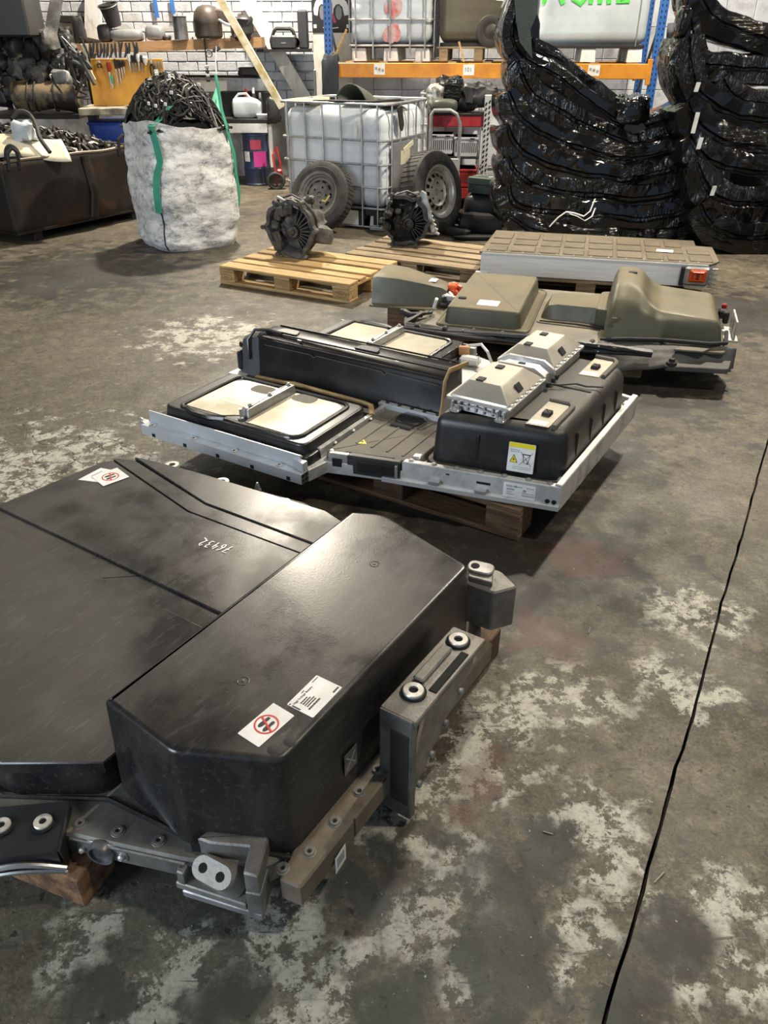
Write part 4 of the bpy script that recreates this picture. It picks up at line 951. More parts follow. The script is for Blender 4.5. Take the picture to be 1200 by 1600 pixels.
# ================================================================ BULK BAG OF CABLES
Mt['bag'] = mat('dirty_woven_bag', (.80, .80, .79), .6, col2=(.60, .58, .55), scale=3.5, lo=.42, hi=.68, bump=.9, bscale=11, bstretch=(1, 1, 2.4))
def soil(m):
    N = m.node_tree.nodes; Lk = m.node_tree.links.new; B = N['Principled BSDF']
    tc = N.new('ShaderNodeTexCoord'); mp = N.new('ShaderNodeMapping'); mp.inputs['Scale'].default_value = (1, 1, 1.7)
    n = N.new('ShaderNodeTexNoise'); n.inputs['Scale'].default_value = 8; n.inputs['Detail'].default_value = 12; n.inputs['Roughness'].default_value = .8; n.inputs['Distortion'].default_value = .3
    r = N.new('ShaderNodeMapRange'); r.inputs[1].default_value = .49; r.inputs[2].default_value = .62; r.inputs[4].default_value = .8
    x = N.new('ShaderNodeMix'); x.data_type = 'RGBA'; x.inputs[7].default_value = (.13, .12, .12, 1)
    Lk(tc.outputs['Object'], mp.inputs[0]); Lk(mp.outputs[0], n.inputs[0]); Lk(n.outputs[0], r.inputs[0]); Lk(r.outputs[0], x.inputs[0])
    Lk(B.inputs['Base Color'].links[0].from_socket, x.inputs[6]); Lk(x.outputs[2], B.inputs['Base Color'])
soil(Mt['bag'])
BY = R(34); BC = Vector((-1.90, 7.80, 0))
bag = thing('bulk_bag', 'dirty white woven bulk bag with green lifting straps, heaped with black cables', 'bag', BC, BY)
def bagp(a, t, g=0):
    """a = angle round the bag, t = height 0..1"""
    e = 4.2; c, s = cos(a), sin(a)
    r = (abs(c)**e+abs(s)**e)**(-1/e)
    half = .425*(.965 + .06*sin(pi*min(1, t*1.05))**.8 - .01*t) + g
    if t < .06: half *= .93+.07*t/.06
    x, y = c*r*half, s*r*half
    z = 1.05*t
    wv = .034*noise.noise(Vector((x*3, y*3, z*5.5))) + .015*noise.noise(Vector((x*6, y*6, z*14))) + .008*noise.noise(Vector((x*16, y*16, z*26)))
    n_ = Vector((c, s)); x += n_.x*wv; y += n_.y*wv
    if t > .8: z += (t-.8)*5*(.035*noise.noise(Vector((c*2, s*2, 5)))+.03*sin(2*a+.6))
    return Vector((x, y, max(z, 0)))
NA = 160
bm_ = MB(); rings = [[bagp(2*pi*k/NA, t/70) for k in range(NA)] for t in range(71)]
rings += [[Vector((p.x*.93, p.y*.93, p.z-.03)) for p in rings[-1]], [Vector((p.x*.9, p.y*.9, p.z-.16)) for p in rings[-1]]]
bm_.loft(rings, cap=True); bm_.build('bag_body', Mt['bag'], bag, ang=65)
def strap(a, ts, top):
    pts = [bagp(a+da, t, .024) for da, t in ts] + [Vector(p) for p in top]
    m = MB(); n = len(pts); w_ = .030
    tang = Vector((-sin(a), cos(a), 0))
    rs = []
    for p in pts:
        o_ = Vector((cos(a), sin(a), 0))
        rs.append([p+tang*w_, p-tang*w_, p-tang*w_-o_*.006, p+tang*w_-o_*.006])
    m.loft(rs); return m.build('lifting_strap', Mt['green'], bag, ang=60)
an = R(-45-90)+R(0)   # near corner in local axes
strap(R(-135), [(-.02, .34), (.0, .5), (.02, .62), (.10, .74), (.08, .86), (.03, .97)], [(-.25, -.33, 1.10), (-.18, -.34, 1.18), (-.10, -.30, 1.22), (-.06, -.22, 1.17)])
strap(R(-45), [(.25, .30), (.22, .44), (.12, .6), (.05, .75), (.0, .9), (-.02, .98)], [(.34, -.30, 1.15), (.34, -.28, 1.30), (.33, -.27, 1.42)])
MB().tube([bagp(R(-135)+.0, .34-.32*k/6, .006) for k in range(7)], .006, 5).build('bag_seam', Mt['blackmatt'], bag)
MB().box((.44, .02, .62), (.02, .09, .16), .006).build('document_pouch', Mt['white'], bag)
# the cable heap
ck = random.Random(21); cm_ = MB()
cm_.grid(lambda a, b: (lambda x, y: Vector((x, y, 1.00+.36*max(0, 1-(x*x+y*y)/.17)**.8+.02*noise.noise(Vector((x*9, y*9, 2))))))(-.37+.74*a, -.37+.74*b), 24, 24)
for i in range(330):
    x, y = ck.uniform(-.36, .36), ck.uniform(-.36, .36); a = ck.uniform(0, 6.28); ln = ck.uniform(.10, .30); pts = []
    for k in range(7):
        t = k/6-.5; xx = max(-.385, min(.385, x+cos(a)*ln*t*2)); yy = max(-.385, min(.385, y+sin(a)*ln*t*2)); a += ck.uniform(-.5, .5)*.4
        z = 1.0+.40*max(0, 1-(xx*xx+yy*yy)/.20)**.8+ck.uniform(-.01, .05)*(1-abs(t)*1.6)
        pts.append((xx, yy, z))
    cm_.tube(pts, ck.choice((.005, .007, .009, .013)), 5)
for i in range(60):
    x, y = ck.uniform(-.33, .33), ck.uniform(-.33, .33)
    cm_.box((x, y, 1.03+.38*max(0, 1-(x*x+y*y)/.20)**.8), (ck.uniform(.02, .06), .03, .025), .004, rot=(ck.uniform(0, 3), ck.uniform(0, 3), ck.uniform(0, 3)))
Mt['cable'] = mat('black_cable', (.010, .010, .011), .42, col2=(.02, .019, .018), scale=30)
co = cm_.build('cable_heap', Mt['cable'], None, loc=BC, rz=BY, kind='stuff')
tag(co, 'tangled heap of black car cables filling the white bulk bag', 'cables')
wt_ = None
for i in range(9):
    x, y = ck.uniform(-.3, .3), ck.uniform(-.33, .05)
    q = Vector((x, y, 1.06+.40*max(0, 1-(x*x+y*y)/.20)**.8))
    if wt_ is None: wt_ = MB().box((0, 0, 0), (.035, .012, .028), .003).build('cable_tag', Mt['white'], co, loc=q)
    else:
        c_ = inst(wt_, co, q, ck.uniform(0, 3))

# ================================================================ LOWER TANK AND RACK TANKS
Mt['tank'] = mat('milky_tank', (.66, .70, .74), .42, col2=(.52, .55, .58), scale=2.2, bump=.1, bscale=9)
Mt['tank_w'] = mat('milky_tank_clean', (.52, .57, .60), .45, col2=(.42, .46, .49), scale=2)
Mt['tank_b'] = mat('stained_tank', (.075, .060, .038), .4, col2=(.12, .10, .055), scale=1.6, bump=.05, bscale=9)
Mt['cage'] = mat('galvanised_cage', (.46, .47, .48), .45, .7, col2=(.32, .32, .32), scale=9)
Mt['plate'] = mat('grey_plate', (.20, .205, .21), .5, .3, col2=(.26, .26, .26), scale=5)
def ibc(label, loc, rz, L_, W_, zb=.20, zt=1.12, tank='tank', cage=True, rings_=(.03, .21, .41, .62, .836, 1.15), nb=6, ns=5, base='cage', group=None):
    t = thing('bulk_tank', label, 'tank', loc, rz, group)
    body = MB()
    def ring(z, k): return [(p[0], p[1], z) for p in inset(rrect(.02, L_-.02, .02, W_-.02, .11, 6), k)]
    zs = [(zb, .10), (zb+.03, .04), (zb+.07, .015)]
    m_ = 7; rb_ = .008 if cage else .0015
    for i in range(m_):
        z0_ = zb+.09+(zt-zb-.2)*i/m_; zs += [(z0_, rb_), (z0_+(zt-zb-.2)/m_*.5, .0), (z0_+(zt-zb-.2)/m_*.95, rb_)]
    zs += [(zt-.08, .015), (zt-.035, .05), (zt-.01, .11), (zt, .18)]
    body.loft([ring(z, k) for z, k in zs]); body.build('tank_body', Mt[tank], t, ang=50)
    cap_ = MB().lathe([(.085, 0), (.085, .03), (.075, .04), (0, .04)], 20).build('filler_cap', Mt['blackmatt'], t, loc=(L_/2, W_/2, zt-.005))
    if cage:
        for z in rings_:
            MB().tube([(p[0], p[1], z) for p in rrect(0, L_, 0, W_, .07, 4)], .0105 if z < 1.1 else .013, 7, closed=True).build('cage_ring', Mt['cage'], t)
        for i in range(nb):
            x = .09+(L_-.18)*i/(nb-1) + (.03 if 0 < i < nb-1 and i > nb/2 else 0)
            for y in (-.006, W_+.006):
                MB().tube([(x, y, .03), (x, y, 1.15)], .0095, 7).build('cage_bar', Mt['cage'], t)
        for i in range(ns):
            y = .12+(W_-.24)*i/(ns-1)
            for x in (-.006, L_+.006):
                MB().tube([(x, y, .03), (x, y, 1.15)], .0095, 7).build('cage_bar', Mt['cage'], t)
    if base == 'cage':
        for x in (.12, L_/2, L_-.12):
            for y in (.10, W_/2, W_-.10): MB().cover(rrect(x-.09, x+.09, y-.07, y+.07, .02, 2), 0, .14, .01, .01).build('tank_foot', Mt['white'], t)
        MB().prism(rrect(.02, L_-.02, .02, W_-.02, .06, 4), .135, zb+.02, .006).build('base_deck', Mt['blackmatt'], t)
    elif base == 'wood':
        for x in (.08, L_/2, L_-.08):
            for y in (.07, W_/2, W_-.07): MB().box((x, y, .065), (.10, .12, .13), .004).build('pallet_block', Mt['plank_grey'], t)
        for k in range(6): MB().box((L_/2, .06+k*(W_-.12)/5, .140), (L_, .11, .02), .003).build('pallet_board', Mt['plank_grey'], t)
        MB().prism(rrect(.03, L_-.03, .03, W_-.03, .06, 4), .149, zb+.02, .006).build('base_deck', Mt['blackmatt'], t)
    return t
IY = R(-26.2)
il = off((.02, 8.235), IY, -1.2, 0)
t1 = ibc('caged white tank standing on the floor with a spare wheel leaning on its front', (il[0], il[1], 0), IY, 1.2, 1.0)
pm_ = MB().box((1.217, .42, .58), (.006, .60, .46), .002).build('side_plate', Mt['plate'], t1)
MB().box((1.222, .40, .66), (.004, .22, .13), .001).build('torn_label', mat('faded_label', (.52, .48, .36), .7), pm_)
MB().box((1.223, .47, .75), (.012, .24, .05), .004, rot=(.25, 0, 0)).build('torn_label', pm_.children[0].data.materials[0], pm_)
MB().box((.92, -.004, .11), (.07, .012, .15), .004).box((1.12, -.003, .12), (.12, .012, .13), .004).build('base_bracket', Mt['blackmatt'], t1)
MB().box((.80, -.004, .11), (.22, .01, .14), .004).build('base_plate', Mt['white'], t1)
MB().box((1.195, .035, .50), (.012, .012, .5), .003).build('corner_reflector', Mt['white'], t1)
MB().prism([(.0, .0), (.03, .0), (.03, .14), (.012, .16), (0, .13)], 0, .002, 0, Matrix.Translation((.86, -.018, .86)) @ Matrix.Rotation(pi/2, 4, 'X')).build('paper_scrap', Mt['white'], t1)
# torn plastic and a bumper offcut on the top of that tank
oc_ = thing('bumper_offcut', 'dusty black bumper offcut lying across the top of the caged floor tank', 'bumper', (il[0], il[1], 0), IY)
def offc(a, b):
    x = .60+.56*a; h_ = 1.10+.22*max(0, 1-((a-.28)/.36)**2)**.8 if a < .64 else 1.10+.05
    return Vector((x, .10+.50*b+.04*a, max(1.135, h_*(1-.06*b)-.10*b*b)))
s__ = MB().grid(offc, 26, 10).build('offcut_shell', mat('dusty_bumper', (.05, .052, .04), .6, dust=(.16, .15, .11), damt=.6), oc_)
s__.modifiers.new('t', 'SOLIDIFY').thickness = .012
MB().prism(rpoly([(0, 0), (.10, .02), (.16, -.16), (.12, -.22), (.06, -.18)], .02), 0, .012, .003, Matrix.Translation((1.225, .18, 1.12)) @ Matrix.Rotation(R(90), 4, 'Z') @ Matrix.Rotation(R(90), 4, 'X')).build('hanging_flap', Mt['blackmatt'], oc_)
MB().tube([(.3, .05, 1.13), (.4, .03, 1.165), (.7, .0, 1.17), (1.0, .05, 1.17), (1.16, .4, 1.175)], .012, 6).build('trim_strip', Mt['blackmatt'], oc_)
tag(MB().box((0, 0, 0), (.34, .22, .035), .012).box((.1, .1, .015), (.14, .12, .03), .01).build('foam_sheet', mat('yellowed_foam', (.62, .50, .24), .8), None, loc=off((il[0], il[1]), IY, .24, .16)[:2]+(1.155,), rz=IY), 'yellowed foam sheet on the left of the caged floor tank', 'foam')
# second tank behind
ibc('caged tank half hidden behind the red shelving under the rack', (.42, 9.98, 0), R(-6), 1.2, .85, rings_=(.03, .41, .836, 1.15))

# the rack
RK = thing('pallet_rack', 'blue and orange pallet rack carrying three bulk tanks', 'rack', (-.66, 10.72, 0), R(-8))
Mt['beam'] = mat('orange_beam', (.62, .25, .02), .5, col2=(.42, .15, .015), scale=4, lo=.45, hi=.7)
def upright(x, y):
    m = MB(); m.loft([[(x+a, y+b, z) for a, b in ((-.045, -.035), (.045, -.035), (.045, .035), (.03, .035), (.03, -.02), (-.03, -.02), (-.03, .035), (-.045, .035))] for z in (0, 2.9)])
    o = m.build('upright', Mt['blue'], RK)
    h = None
    for k in range(34):
        for dx in (-.022, .022):
            q = (x+dx, y-.0352, .9+k*.055)
            if h is None: h = MB().box((0, 0, 0), (.012, .002, .024)).build('slot', Mt['hole'], o, ang=None, loc=q)
            else: inst(h, o, q)
        q = (x-.0455 if x > 1 else x+.0455, y, .9+k*.055)
    MB().box((x, y, .006), (.14, .12, .012), .002).build('foot_plate', Mt['blue'], o)
    return o
for x in (0, 3.80):
    for y in (0, 1.05): upright(x, y)
for x in (0, 3.80):
    for k, (za, zb_) in enumerate(((.3, 1.1), (1.1, 1.9), (1.9, 2.7))):
        a_, b_ = ((x, 0, za), (x, 1.05, zb_)) if k % 2 == 0 else ((x, 1.05, za), (x, 0, zb_))
        MB().tube([a_, b_], .018, 6).build('brace', Mt['plate'], RK)
for y in (-.035, 1.06):
    b_ = MB().box((1.90, y, 1.365), (3.72, .05, .155), .006).build('beam', Mt['beam'], RK)
    for x in (.06, 3.74): MB().box((x, y-.012, 1.36), (.05, .05, .26), .005).build('beam_bracket', Mt['beam'], b_)
    if y < 0:
        for x, s_ in ((.62, None), (1.68, '101'), (3.12, None)):
            pl = MB().box((x, y-.0262, 1.375), (.13, .002, .11), .0005).build('paper_label', Mt['white'], b_)
            if s_: text(s_, .065, Mt['ink'], b_, Matrix.Translation((x-.055, y-.0275, 1.355)) @ Matrix.Rotation(pi/2, 4, 'X'))
            else:
                for k in range(3): MB().box((x-.04+.04*k, y-.0275, 1.385-.01*k), (.028, .001, .03), rot=(0, .3*k, 0)).build('torn_patch', Mt['tan' if k % 2 else 'grey_ink'], b_)
for k in range(9): MB().box((.25+k*.41, .51, 1.4475), (.10, 1.05, .018), .003).build('support_slat', Mt['plank_grey'], RK)
def rk(x, y): q = off((-.66, 10.72), R(-8), x, y); return (q[0], q[1], 1.4575)
ra_ = ibc('caged white tank with a red spray mark, left of the three on the rack', rk(.24, .0), R(-8), 1.0, .95, nb=5, ns=4, zb=.17, rings_=(.16, .42, .66, .92, 1.15))
sp_ = MB(); rs_ = random.Random(4)
for k in range(16):
    cx, cz, r_ = .50+rs_.uniform(-.07, .09), .50+rs_.uniform(-.28, .30), rs_.uniform(.03, .07)
    sp_.prism([(cx+r_*cos(a*pi/6), cz+1.4*r_*sin(a*pi/6)) for a in range(12)], 0, .001+.0001*k, 0, Matrix(((1, 0, 0, 0), (0, 0, -1, .0172), (0, 1, 0, 0), (0, 0, 0, 1))))
sp_.build('red_spray_mark', mat('red_spray', (.62, .12, .10), .6, col2=(.66, .52, .52), scale=9, lo=.35, hi=.65), ra_, ang=None)
rb_ = ibc('brown stained tank with a torn white label on a wooden pallet, middle of the rack', rk(1.29, .0), R(-8), .98, .95, tank='tank_b', cage=False, base='wood', zb=.17)
MB().prism([(.44, .62), (.58, .63), (.60, .85), (.55, .92), (.45, .88)], 0, .002, 0, Matrix(((1, 0, 0, 0), (0, 0, -1, .0165), (0, 1, 0, 0), (0, 0, 0, 1)))).build('torn_label', Mt['white'], rb_, ang=None)
MB().prism([(.66, .60), (.76, .59), (.76, .615), (.66, .625)], 0, .002, 0, Matrix(((1, 0, 0, 0), (0, 0, -1, .0165), (0, 1, 0, 0), (0, 0, 0, 1)))).build('torn_label', Mt['white'], rb_, ang=None)
MB().lathe([(.17, 0), (.16, .02), (.12, .03), (.08, .02), (.06, .03), (0, .035)], 24, Matrix.Translation((.62, .02, .30)) @ Matrix.Rotation(pi/2, 4, 'X')).build('outlet_recess', mat('dark_outlet', (.03, .024, .018), .5), rb_)
MB().prism([(.70+.28*cos(a*pi/8), .98+.26*sin(a*pi/8)) for a in range(16)], 0, .001, 0, Matrix(((1, 0, 0, 0), (0, 0, -1, .0185), (0, 1, 0, 0), (0, 0, 0, 1)))).build('green_spray_mark', mat('green_spray_faded', (.25, .30, .05), .5, col2=(.13, .11, .06), scale=5), rb_, ang=None)
rc_ = ibc('white tank with green spray lettering, right of the three on the rack', rk(2.40, -.02), R(-8), 1.28, .95, tank='tank_w', cage=False, zb=.15)
MB().box((1.15, .012, .6), (.012, .01, .9), .002).build('tank_seam', Mt['plate'], rc_)
gl = MB()
for pl in ([(.08, .62), (.16, .95)], [(.30, .62), (.17, .85)], [(.40, .95), (.41, .66), (.49, .62), (.56, .70), (.56, .95)], [(.60, .62), (.60, .95)], [(.70, .62), (.70, .95)], [(.80, .62), (.76, .95)], [(.90, .95), (.90, .63), (1.0, .64), (1.02, .80)], [(.95, .65), (.95, .9)]):
    gl.tube([(x, .012, z-.06) for x, z in pl], .028, 6, flat=.15, up=(0, 1, 0))
gl.build('green_spray_lettering', mat('green_spray', (.08, .62, .07), .5), rc_, ang=None)
# long strip standing beside the brown tank
tag(MB().cyl(rk(1.62, -.07), (rk(1.55, -.05)[0], rk(1.55, -.05)[1], 1.66), .012, 6).build('wood_stick', Mt['plank']), 'pale stick leaning on the pallet of the brown stained tank', 'stick')
tag(MB().box((0, 0, 0), (.025, .012, .36), .003, rot=(0, R(28), 0)).build('wood_lath', Mt['plank'], loc=(rk(.14, -.02)[0], rk(.14, -.02)[1], 1.62)), 'pale lath leaning beside the left blue rack upright', 'stick')

# ================================================================ WHEELS
def wheel(label, c, rot, r, w_, rim, spokes, rimm):
    t = thing('car_wheel', label, 'wheel', c, 0, None, rot)      # axle along local Z
    pr = [(rim, -.46*w_), (rim+.02, -.5*w_), (r-.05, -.5*w_), (r-.015, -.42*w_), (r, -.30*w_), (r, .30*w_), (r-.015, .42*w_), (r-.05, .5*w_), (rim+.02, .5*w_), (rim, .46*w_)]
    MB().lathe(pr, 56, close=True).build('tyre', Mt['rubber'], t, ang=30)
    for z_ in (.5*w_, ): MB().lathe([(rim+.045, z_-.001), (rim+.05, z_+.003), (rim+.055, z_-.001)], 40, close=True).build('sidewall_ring', Mt['rubber'], t)
    g = None
    for k in range(48):
        q = (r*cos(2*pi*k/48), r*sin(2*pi*k/48), 0)
        if g is None: g = MB().box((0, 0, 0), (.008, .012, w_*.62), .002).build('tread_block', Mt['rubber'], t, loc=q)
        else: inst(g, t, q, 2*pi*k/48)
    rp = [(rim-.002, -.4*w_), (rim-.002, .46*w_), (rim+.012, .50*w_), (rim-.012, .47*w_), (rim-.02, .40*w_), (rim-.035, .36*w_), (rim-.04, .28*w_), (rim-.06, .26*w_), (rim*.55, .36*w_), (rim*.47, .30*w_), (rim*.30, .28*w_), (.032, .28*w_), (.03, .2*w_), (0, .2*w_)]
    d = MB().lathe(rp, 40, close=False).build('rim_disc', rimm, t, ang=30)
    for k in range(spokes):
        a = 2*pi*k/spokes
        sf = lambda r_: (.36+(.26-.36)*(r_-rim*.55)/(rim-.06-rim*.55))*w_+.002
        r1_, r2_, hw = rim*.585, rim-.066, .3*2*pi*rim*.64/spokes
        MB().loft([[(r1_, -hw*.8, sf(r1_)+dz), (r2_, -hw, sf(r2_)+dz), (r2_, hw, sf(r2_)+dz), (r1_, hw*.8, sf(r1_)+dz)] for dz in (0, .0015)], M=Matrix.Rotation(a, 4, 'Z')).build('vent_hole', Mt['hole'], d, ang=None)
    for k in range(5):
        a = 2*pi*k/5
        MB().cyl((rim*.37*cos(a), rim*.37*sin(a), .27*w_), (rim*.37*cos(a), rim*.37*sin(a), .30*w_), .011, 10).build('bolt_hole', Mt['hole'], d)
    return t
wn = math.atan2(-sin(IY), 1)
# wheel 1 leans on the tank front: axle points towards the camera and slightly up
fn = Vector((sin(IY), -cos(IY), 0))           # outward normal of the tank front (towards the camera)
ax = (fn*cos(R(23)) + Vector((0, 0, sin(R(23))))).normalized()
wc_ = Vector((-.625, 8.27, .335))
wheel('steel spare wheel with a yellow chalk mark leaning on the front of the caged tank', wc_, ax.to_track_quat('Z', 'Y').to_euler(), .325, .19, .205, 10, mat('grimy_steel_rim', (.10, .095, .085), .5, .3, col2=(.16, .15, .13), scale=9))
w1 = COL.objects[-1]
for o in COL.objects:
    if o.name.startswith('car_wheel') and o.type == 'EMPTY': W1 = o
MB().tube([(.045, -.05, .062), (.085, -.06, .064), (.11, -.02, .066), (.125, .0, .066)], .010, 6, flat=.3, up=(0, 0, 1)).build('chalk_mark', mat('yellow_chalk', (.62, .48, .12), .8), W1)
sn = Vector((cos(IY), sin(IY), 0))
ax2 = (sn*cos(R(12))*.93 + Vector((0, -.30, 0)) + Vector((0, 0, .22))).normalized()
wheel('large wheel with white spoked steel rim leaning on the right side of the caged tank', (.47, 8.21, .378), ax2.to_track_quat('Z', 'Y').to_euler(), .385, .25, .235, 14, mat('white_steel_rim', (.55, .54, .50), .45, .5, col2=(.38, .36, .32), scale=9))
MB().box((-.33, 0, 0), (.004, .07, .07)).build('sticker', Mt['white'], [o for o in COL.objects if o.name.startswith('car_wheel') and o.type == 'EMPTY'][-1])
# edge of a tyre lying at the right border
wheel('tyre at the right edge of the frame beside the wrapped bumpers', (3.50, 6.72, .30), (R(90), 0, R(65)), .30, .20, .19, 10, Mt['rubber'])

# ================================================================ GEARBOXES
Mt['gbx'] = mat('dusty_gearbox', (.045, .043, .04), .65, .15, col2=(.12, .115, .105), scale=14, bump=.5, bscale=45)
Mt['gbxblk'] = mat('oily_gearbox', (.016, .015, .014), .35, .3, col2=(.04, .038, .035), scale=14, bump=.6, bscale=50)
def gearbox(label, loc, rz, m, m2, s=1.0, seed=1):
    t = thing('gearbox', label, 'gearbox', loc, rz)
    rg_ = random.Random(seed); n = 36
    ro = [(.20+.035*noise.noise(Vector((cos(2*pi*k/n)*1.5, sin(2*pi*k/n)*1.5, seed)))+(.03 if k % 6 == 0 else 0))*s for k in range(n)]
    ro = [r_*(1.0 if sin(2*pi*k/n) > -.75 else .93) for k, r_ in enumerate(ro)]
    zc = .205*s
    def ring(y, f): return [(ro[k]*f*cos(2*pi*k/n), y*s, zc+ro[k]*f*sin(2*pi*k/n)) for k in range(n)]
    MB().loft([ring(-.17, .86), ring(-.17, 1.0), ring(-.145, 1.0), ring(-.14, .90), ring(-.02, .80), ring(.10, .66), ring(.18, .55), ring(.20, .40)], cap=False).loft([ring(-.17, .86), ring(-.10, .70), ring(-.06, .42), ring(-.05, .12)], cap=False).build('bell_housing', m, t, ang=25)
    MB().grid(lambda a, b: (lambda th, r_: Vector((r_*cos(th), (-.10-.045*cos(r_/(.2*s)*2.6)+.035*noise.noise(Vector((r_*14*cos(th), r_*14*sin(th), seed)))+.02*noise.noise(Vector((r_*40*cos(th), r_*40*sin(th), seed))))*s, zc+r_*sin(th))))(2*pi*a, .188*s*b), 40, 12).build('housing_face', m, t, ang=50)
    for k in range(11):
        a = -1.1+2.6*k/11
        MB().box((0, 0, 0), (.009, .05, .10*s), .003, Matrix.Translation((.03+.105*s*cos(a), -.135*s, zc-.02+.105*s*sin(a))) @ Matrix.Rotation(pi/2-a, 4, 'Y')).build('rib', m, t)
    for k in range(9):
        MB().box((rg_.uniform(-.16, .02)*s, -.16*s, zc+rg_.uniform(-.13, .15)*s), (rg_.uniform(.03, .09), rg_.uniform(.03, .08), rg_.uniform(.03, .09)), .01, rot=(rg_.uniform(0, 2), rg_.uniform(0, 2), rg_.uniform(0, 2))).build('casting_lump', m, t)
    MB().lathe([(.045, 0), (.045, .05), (.03, .055), (.028, .03), (0, .03)], 18, Matrix.Translation((.03, -.12*s, zc-.02)) @ Matrix.Rotation(pi/2, 4, 'X')).build('shaft_collar', m2, t)
    for k in range(0, n, 6):
        a = 2*pi*k/n; c = (ro[k]*.95*cos(a), -.175*s, zc+ro[k]*.95*sin(a))
        MB().cyl((c[0], -.19*s, c[2]), (c[0], -.13*s, c[2]), .018, 10).build('bolt_lug', m2, t)
    # diff bulge, selector parts, pipes
    MB().lathe([(.10*s, -.06), (.11*s, 0), (.10*s, .05), (.05*s, .08), (0, .08)], 20, Matrix.Translation((.14*s, .02*s, .14*s)) @ Matrix.Rotation(-.3, 4, 'X')).build('differential_bulge', m, t)
    MB().box((-.10*s, .08*s, .33*s), (.12, .14, .08), .015, rot=(.2, .3, .1)).box((.02, .10*s, .36*s), (.10, .08, .06), .012, rot=(.1, -.2, .4)).build('selector_block', m2, t)
    MB().box((-.19*s, .02*s, .24*s), (.02, .16, .22), .006, rot=(.1, .25, 0)).build('side_bracket', m2, t)
    MB().tube([(-.1, -.12*s, .40*s), (0, -.10*s, .43*s), (.1*s, -.12*s, .40*s), (.17*s, -.1*s, .32*s)], .010, 6).build('breather_pipe', m2, t)
    for k in range(7):
        MB().lathe([(0, .02), (.008, .02), (.010, .012), (.016, .01), (.018, 0)], 8).build('stud', m2, t, loc=(rg_.uniform(-.14, .14)*s, rg_.uniform(-.05, .15)*s, .36*s+rg_.uniform(-.03, .05)))
    return t
g1 = gearbox('dusty grey gearbox with ribbed bell housing on the clean yellow pallet', (-.69, 6.68, .144), R(-25), Mt['gbx'], Mt['gbx'], 1.12, 3)
g2 = gearbox('oily black gearbox with bright fins on the weathered pallet', (.225, 7.08, .144), R(-15), Mt['gbxblk'], Mt['gbxblk'], 1.03, 8)
for k in range(9):
    MB().box((.15+.03*k*.5, -.12, .40-.035*k), (.05, .018, .022), .004, rot=(0, .5, 0)).build('cooling_fin', Mt['alu'], g2)
MB().prism(rpoly([(.06, .30), (.13, .46), (.17, .44), (.26, .14), (.23, .12), (.15, .36)], .01), -.015, .015, .004, Mx @ Matrix.Translation((0, 0, .13))).build('fin_plate', Mt['alu'], g2)
MB().box((-.08, -.10, .40), (.14, .04, .03), .006, rot=(0, -.35, 0)).box((-.15, -.11, .36), (.04, .05, .06), .01).build('top_flange', Mt['alu'], g2)
MB().box((-.19, -.08, .20), (.02, .10, .24), .006, rot=(0, .2, 0)).build('flange_plate', Mt['alu'], g1)
MB().box((-.02, -.15, .425), (.22, .03, .02), .006, rot=(0, .35, 0)).build('top_flange', Mt['alu'], g1)
tag(MB().loft([[(.05*f*cos(2*pi*k/12)*(1+.3*sin(3*k)), .04*f*sin(2*pi*k/12), z) for k in range(12)] for f, z in ((.8, 0), (1, .015), (.7, .04), (.3, .05))]).build('plastic_scrap', Mt['tank_w'], loc=gp(692, 412)), 'crumpled clear plastic scrap on the floor right of the weathered pallet', 'plastic scrap')

# ================================================================ SHRINK-WRAPPED BUMPERS
def wrapmat(name, seed, st):
    m = bpy.data.materials.new(name); m.use_nodes = True
    nt = m.node_tree; N = nt.nodes; Lk = nt.links.new; B = N['Principled BSDF']
    B.inputs['Base Color'].default_value = (.004, .004, .0045, 1); B.inputs['Roughness'].default_value = .10; B.inputs['Specular IOR Level'].default_value = .6
    tc = N.new('ShaderNodeTexCoord')
    def nz(sc, st_, det, off_=0):
        mp = N.new('ShaderNodeMapping'); mp.inputs['Scale'].default_value = st_; mp.inputs['Location'].default_value = (seed+off_, seed*.7, 0); mp.inputs['Rotation'].default_value = (R(20), R(38), R(15))
        n = N.new('ShaderNodeTexNoise'); n.inputs['Scale'].default_value = sc; n.inputs['Detail'].default_value = det; n.inputs['Distortion'].default_value = .8
        Lk(tc.outputs['Object'], mp.inputs[0]); Lk(mp.outputs[0], n.inputs[0]); return n.outputs[0]
    def mm(op, a, b):
        n = N.new('ShaderNodeMath'); n.operation = op
        for i, q in enumerate((a, b)):
            if isinstance(q, (int, float)): n.inputs[i].default_value = q
            else: Lk(q, n.inputs[i])
        return n.outputs[0]
    mask = N.new('ShaderNodeMapRange'); mask.inputs[1].default_value = .46; mask.inputs[2].default_value = .66
    Lk(nz(2.2, (1, 1, 1), 3, 4), mask.inputs[0])
    streak = nz(9, st, 4); fine = nz(34, (1, 1, 1), 2, 9)
    h = mm('ADD', mm('MULTIPLY', mm('MULTIPLY', streak, mask.outputs[0]), 1.6), mm('MULTIPLY', mm('MULTIPLY', fine, mask.outputs[0]), .30))
    h = mm('ADD', h, mm('MULTIPLY', nz(3, (1, 1, 1), 2, 2), .5))
    b = N.new('ShaderNodeBump'); b.inputs['Strength'].default_value = .9; b.inputs['Distance'].default_value = .04; Lk(h, b.inputs['Height']); Lk(b.outputs[0], B.inputs['Normal'])
    return m
WM = [wrapmat('black_shrink_wrap', 3, (.35, 1, 4.5)), wrapmat('black_shrink_wrap_b', 11, (4.2, 1, .35)), wrapmat('black_shrink_wrap_c', 17, (3, 1, .8))]
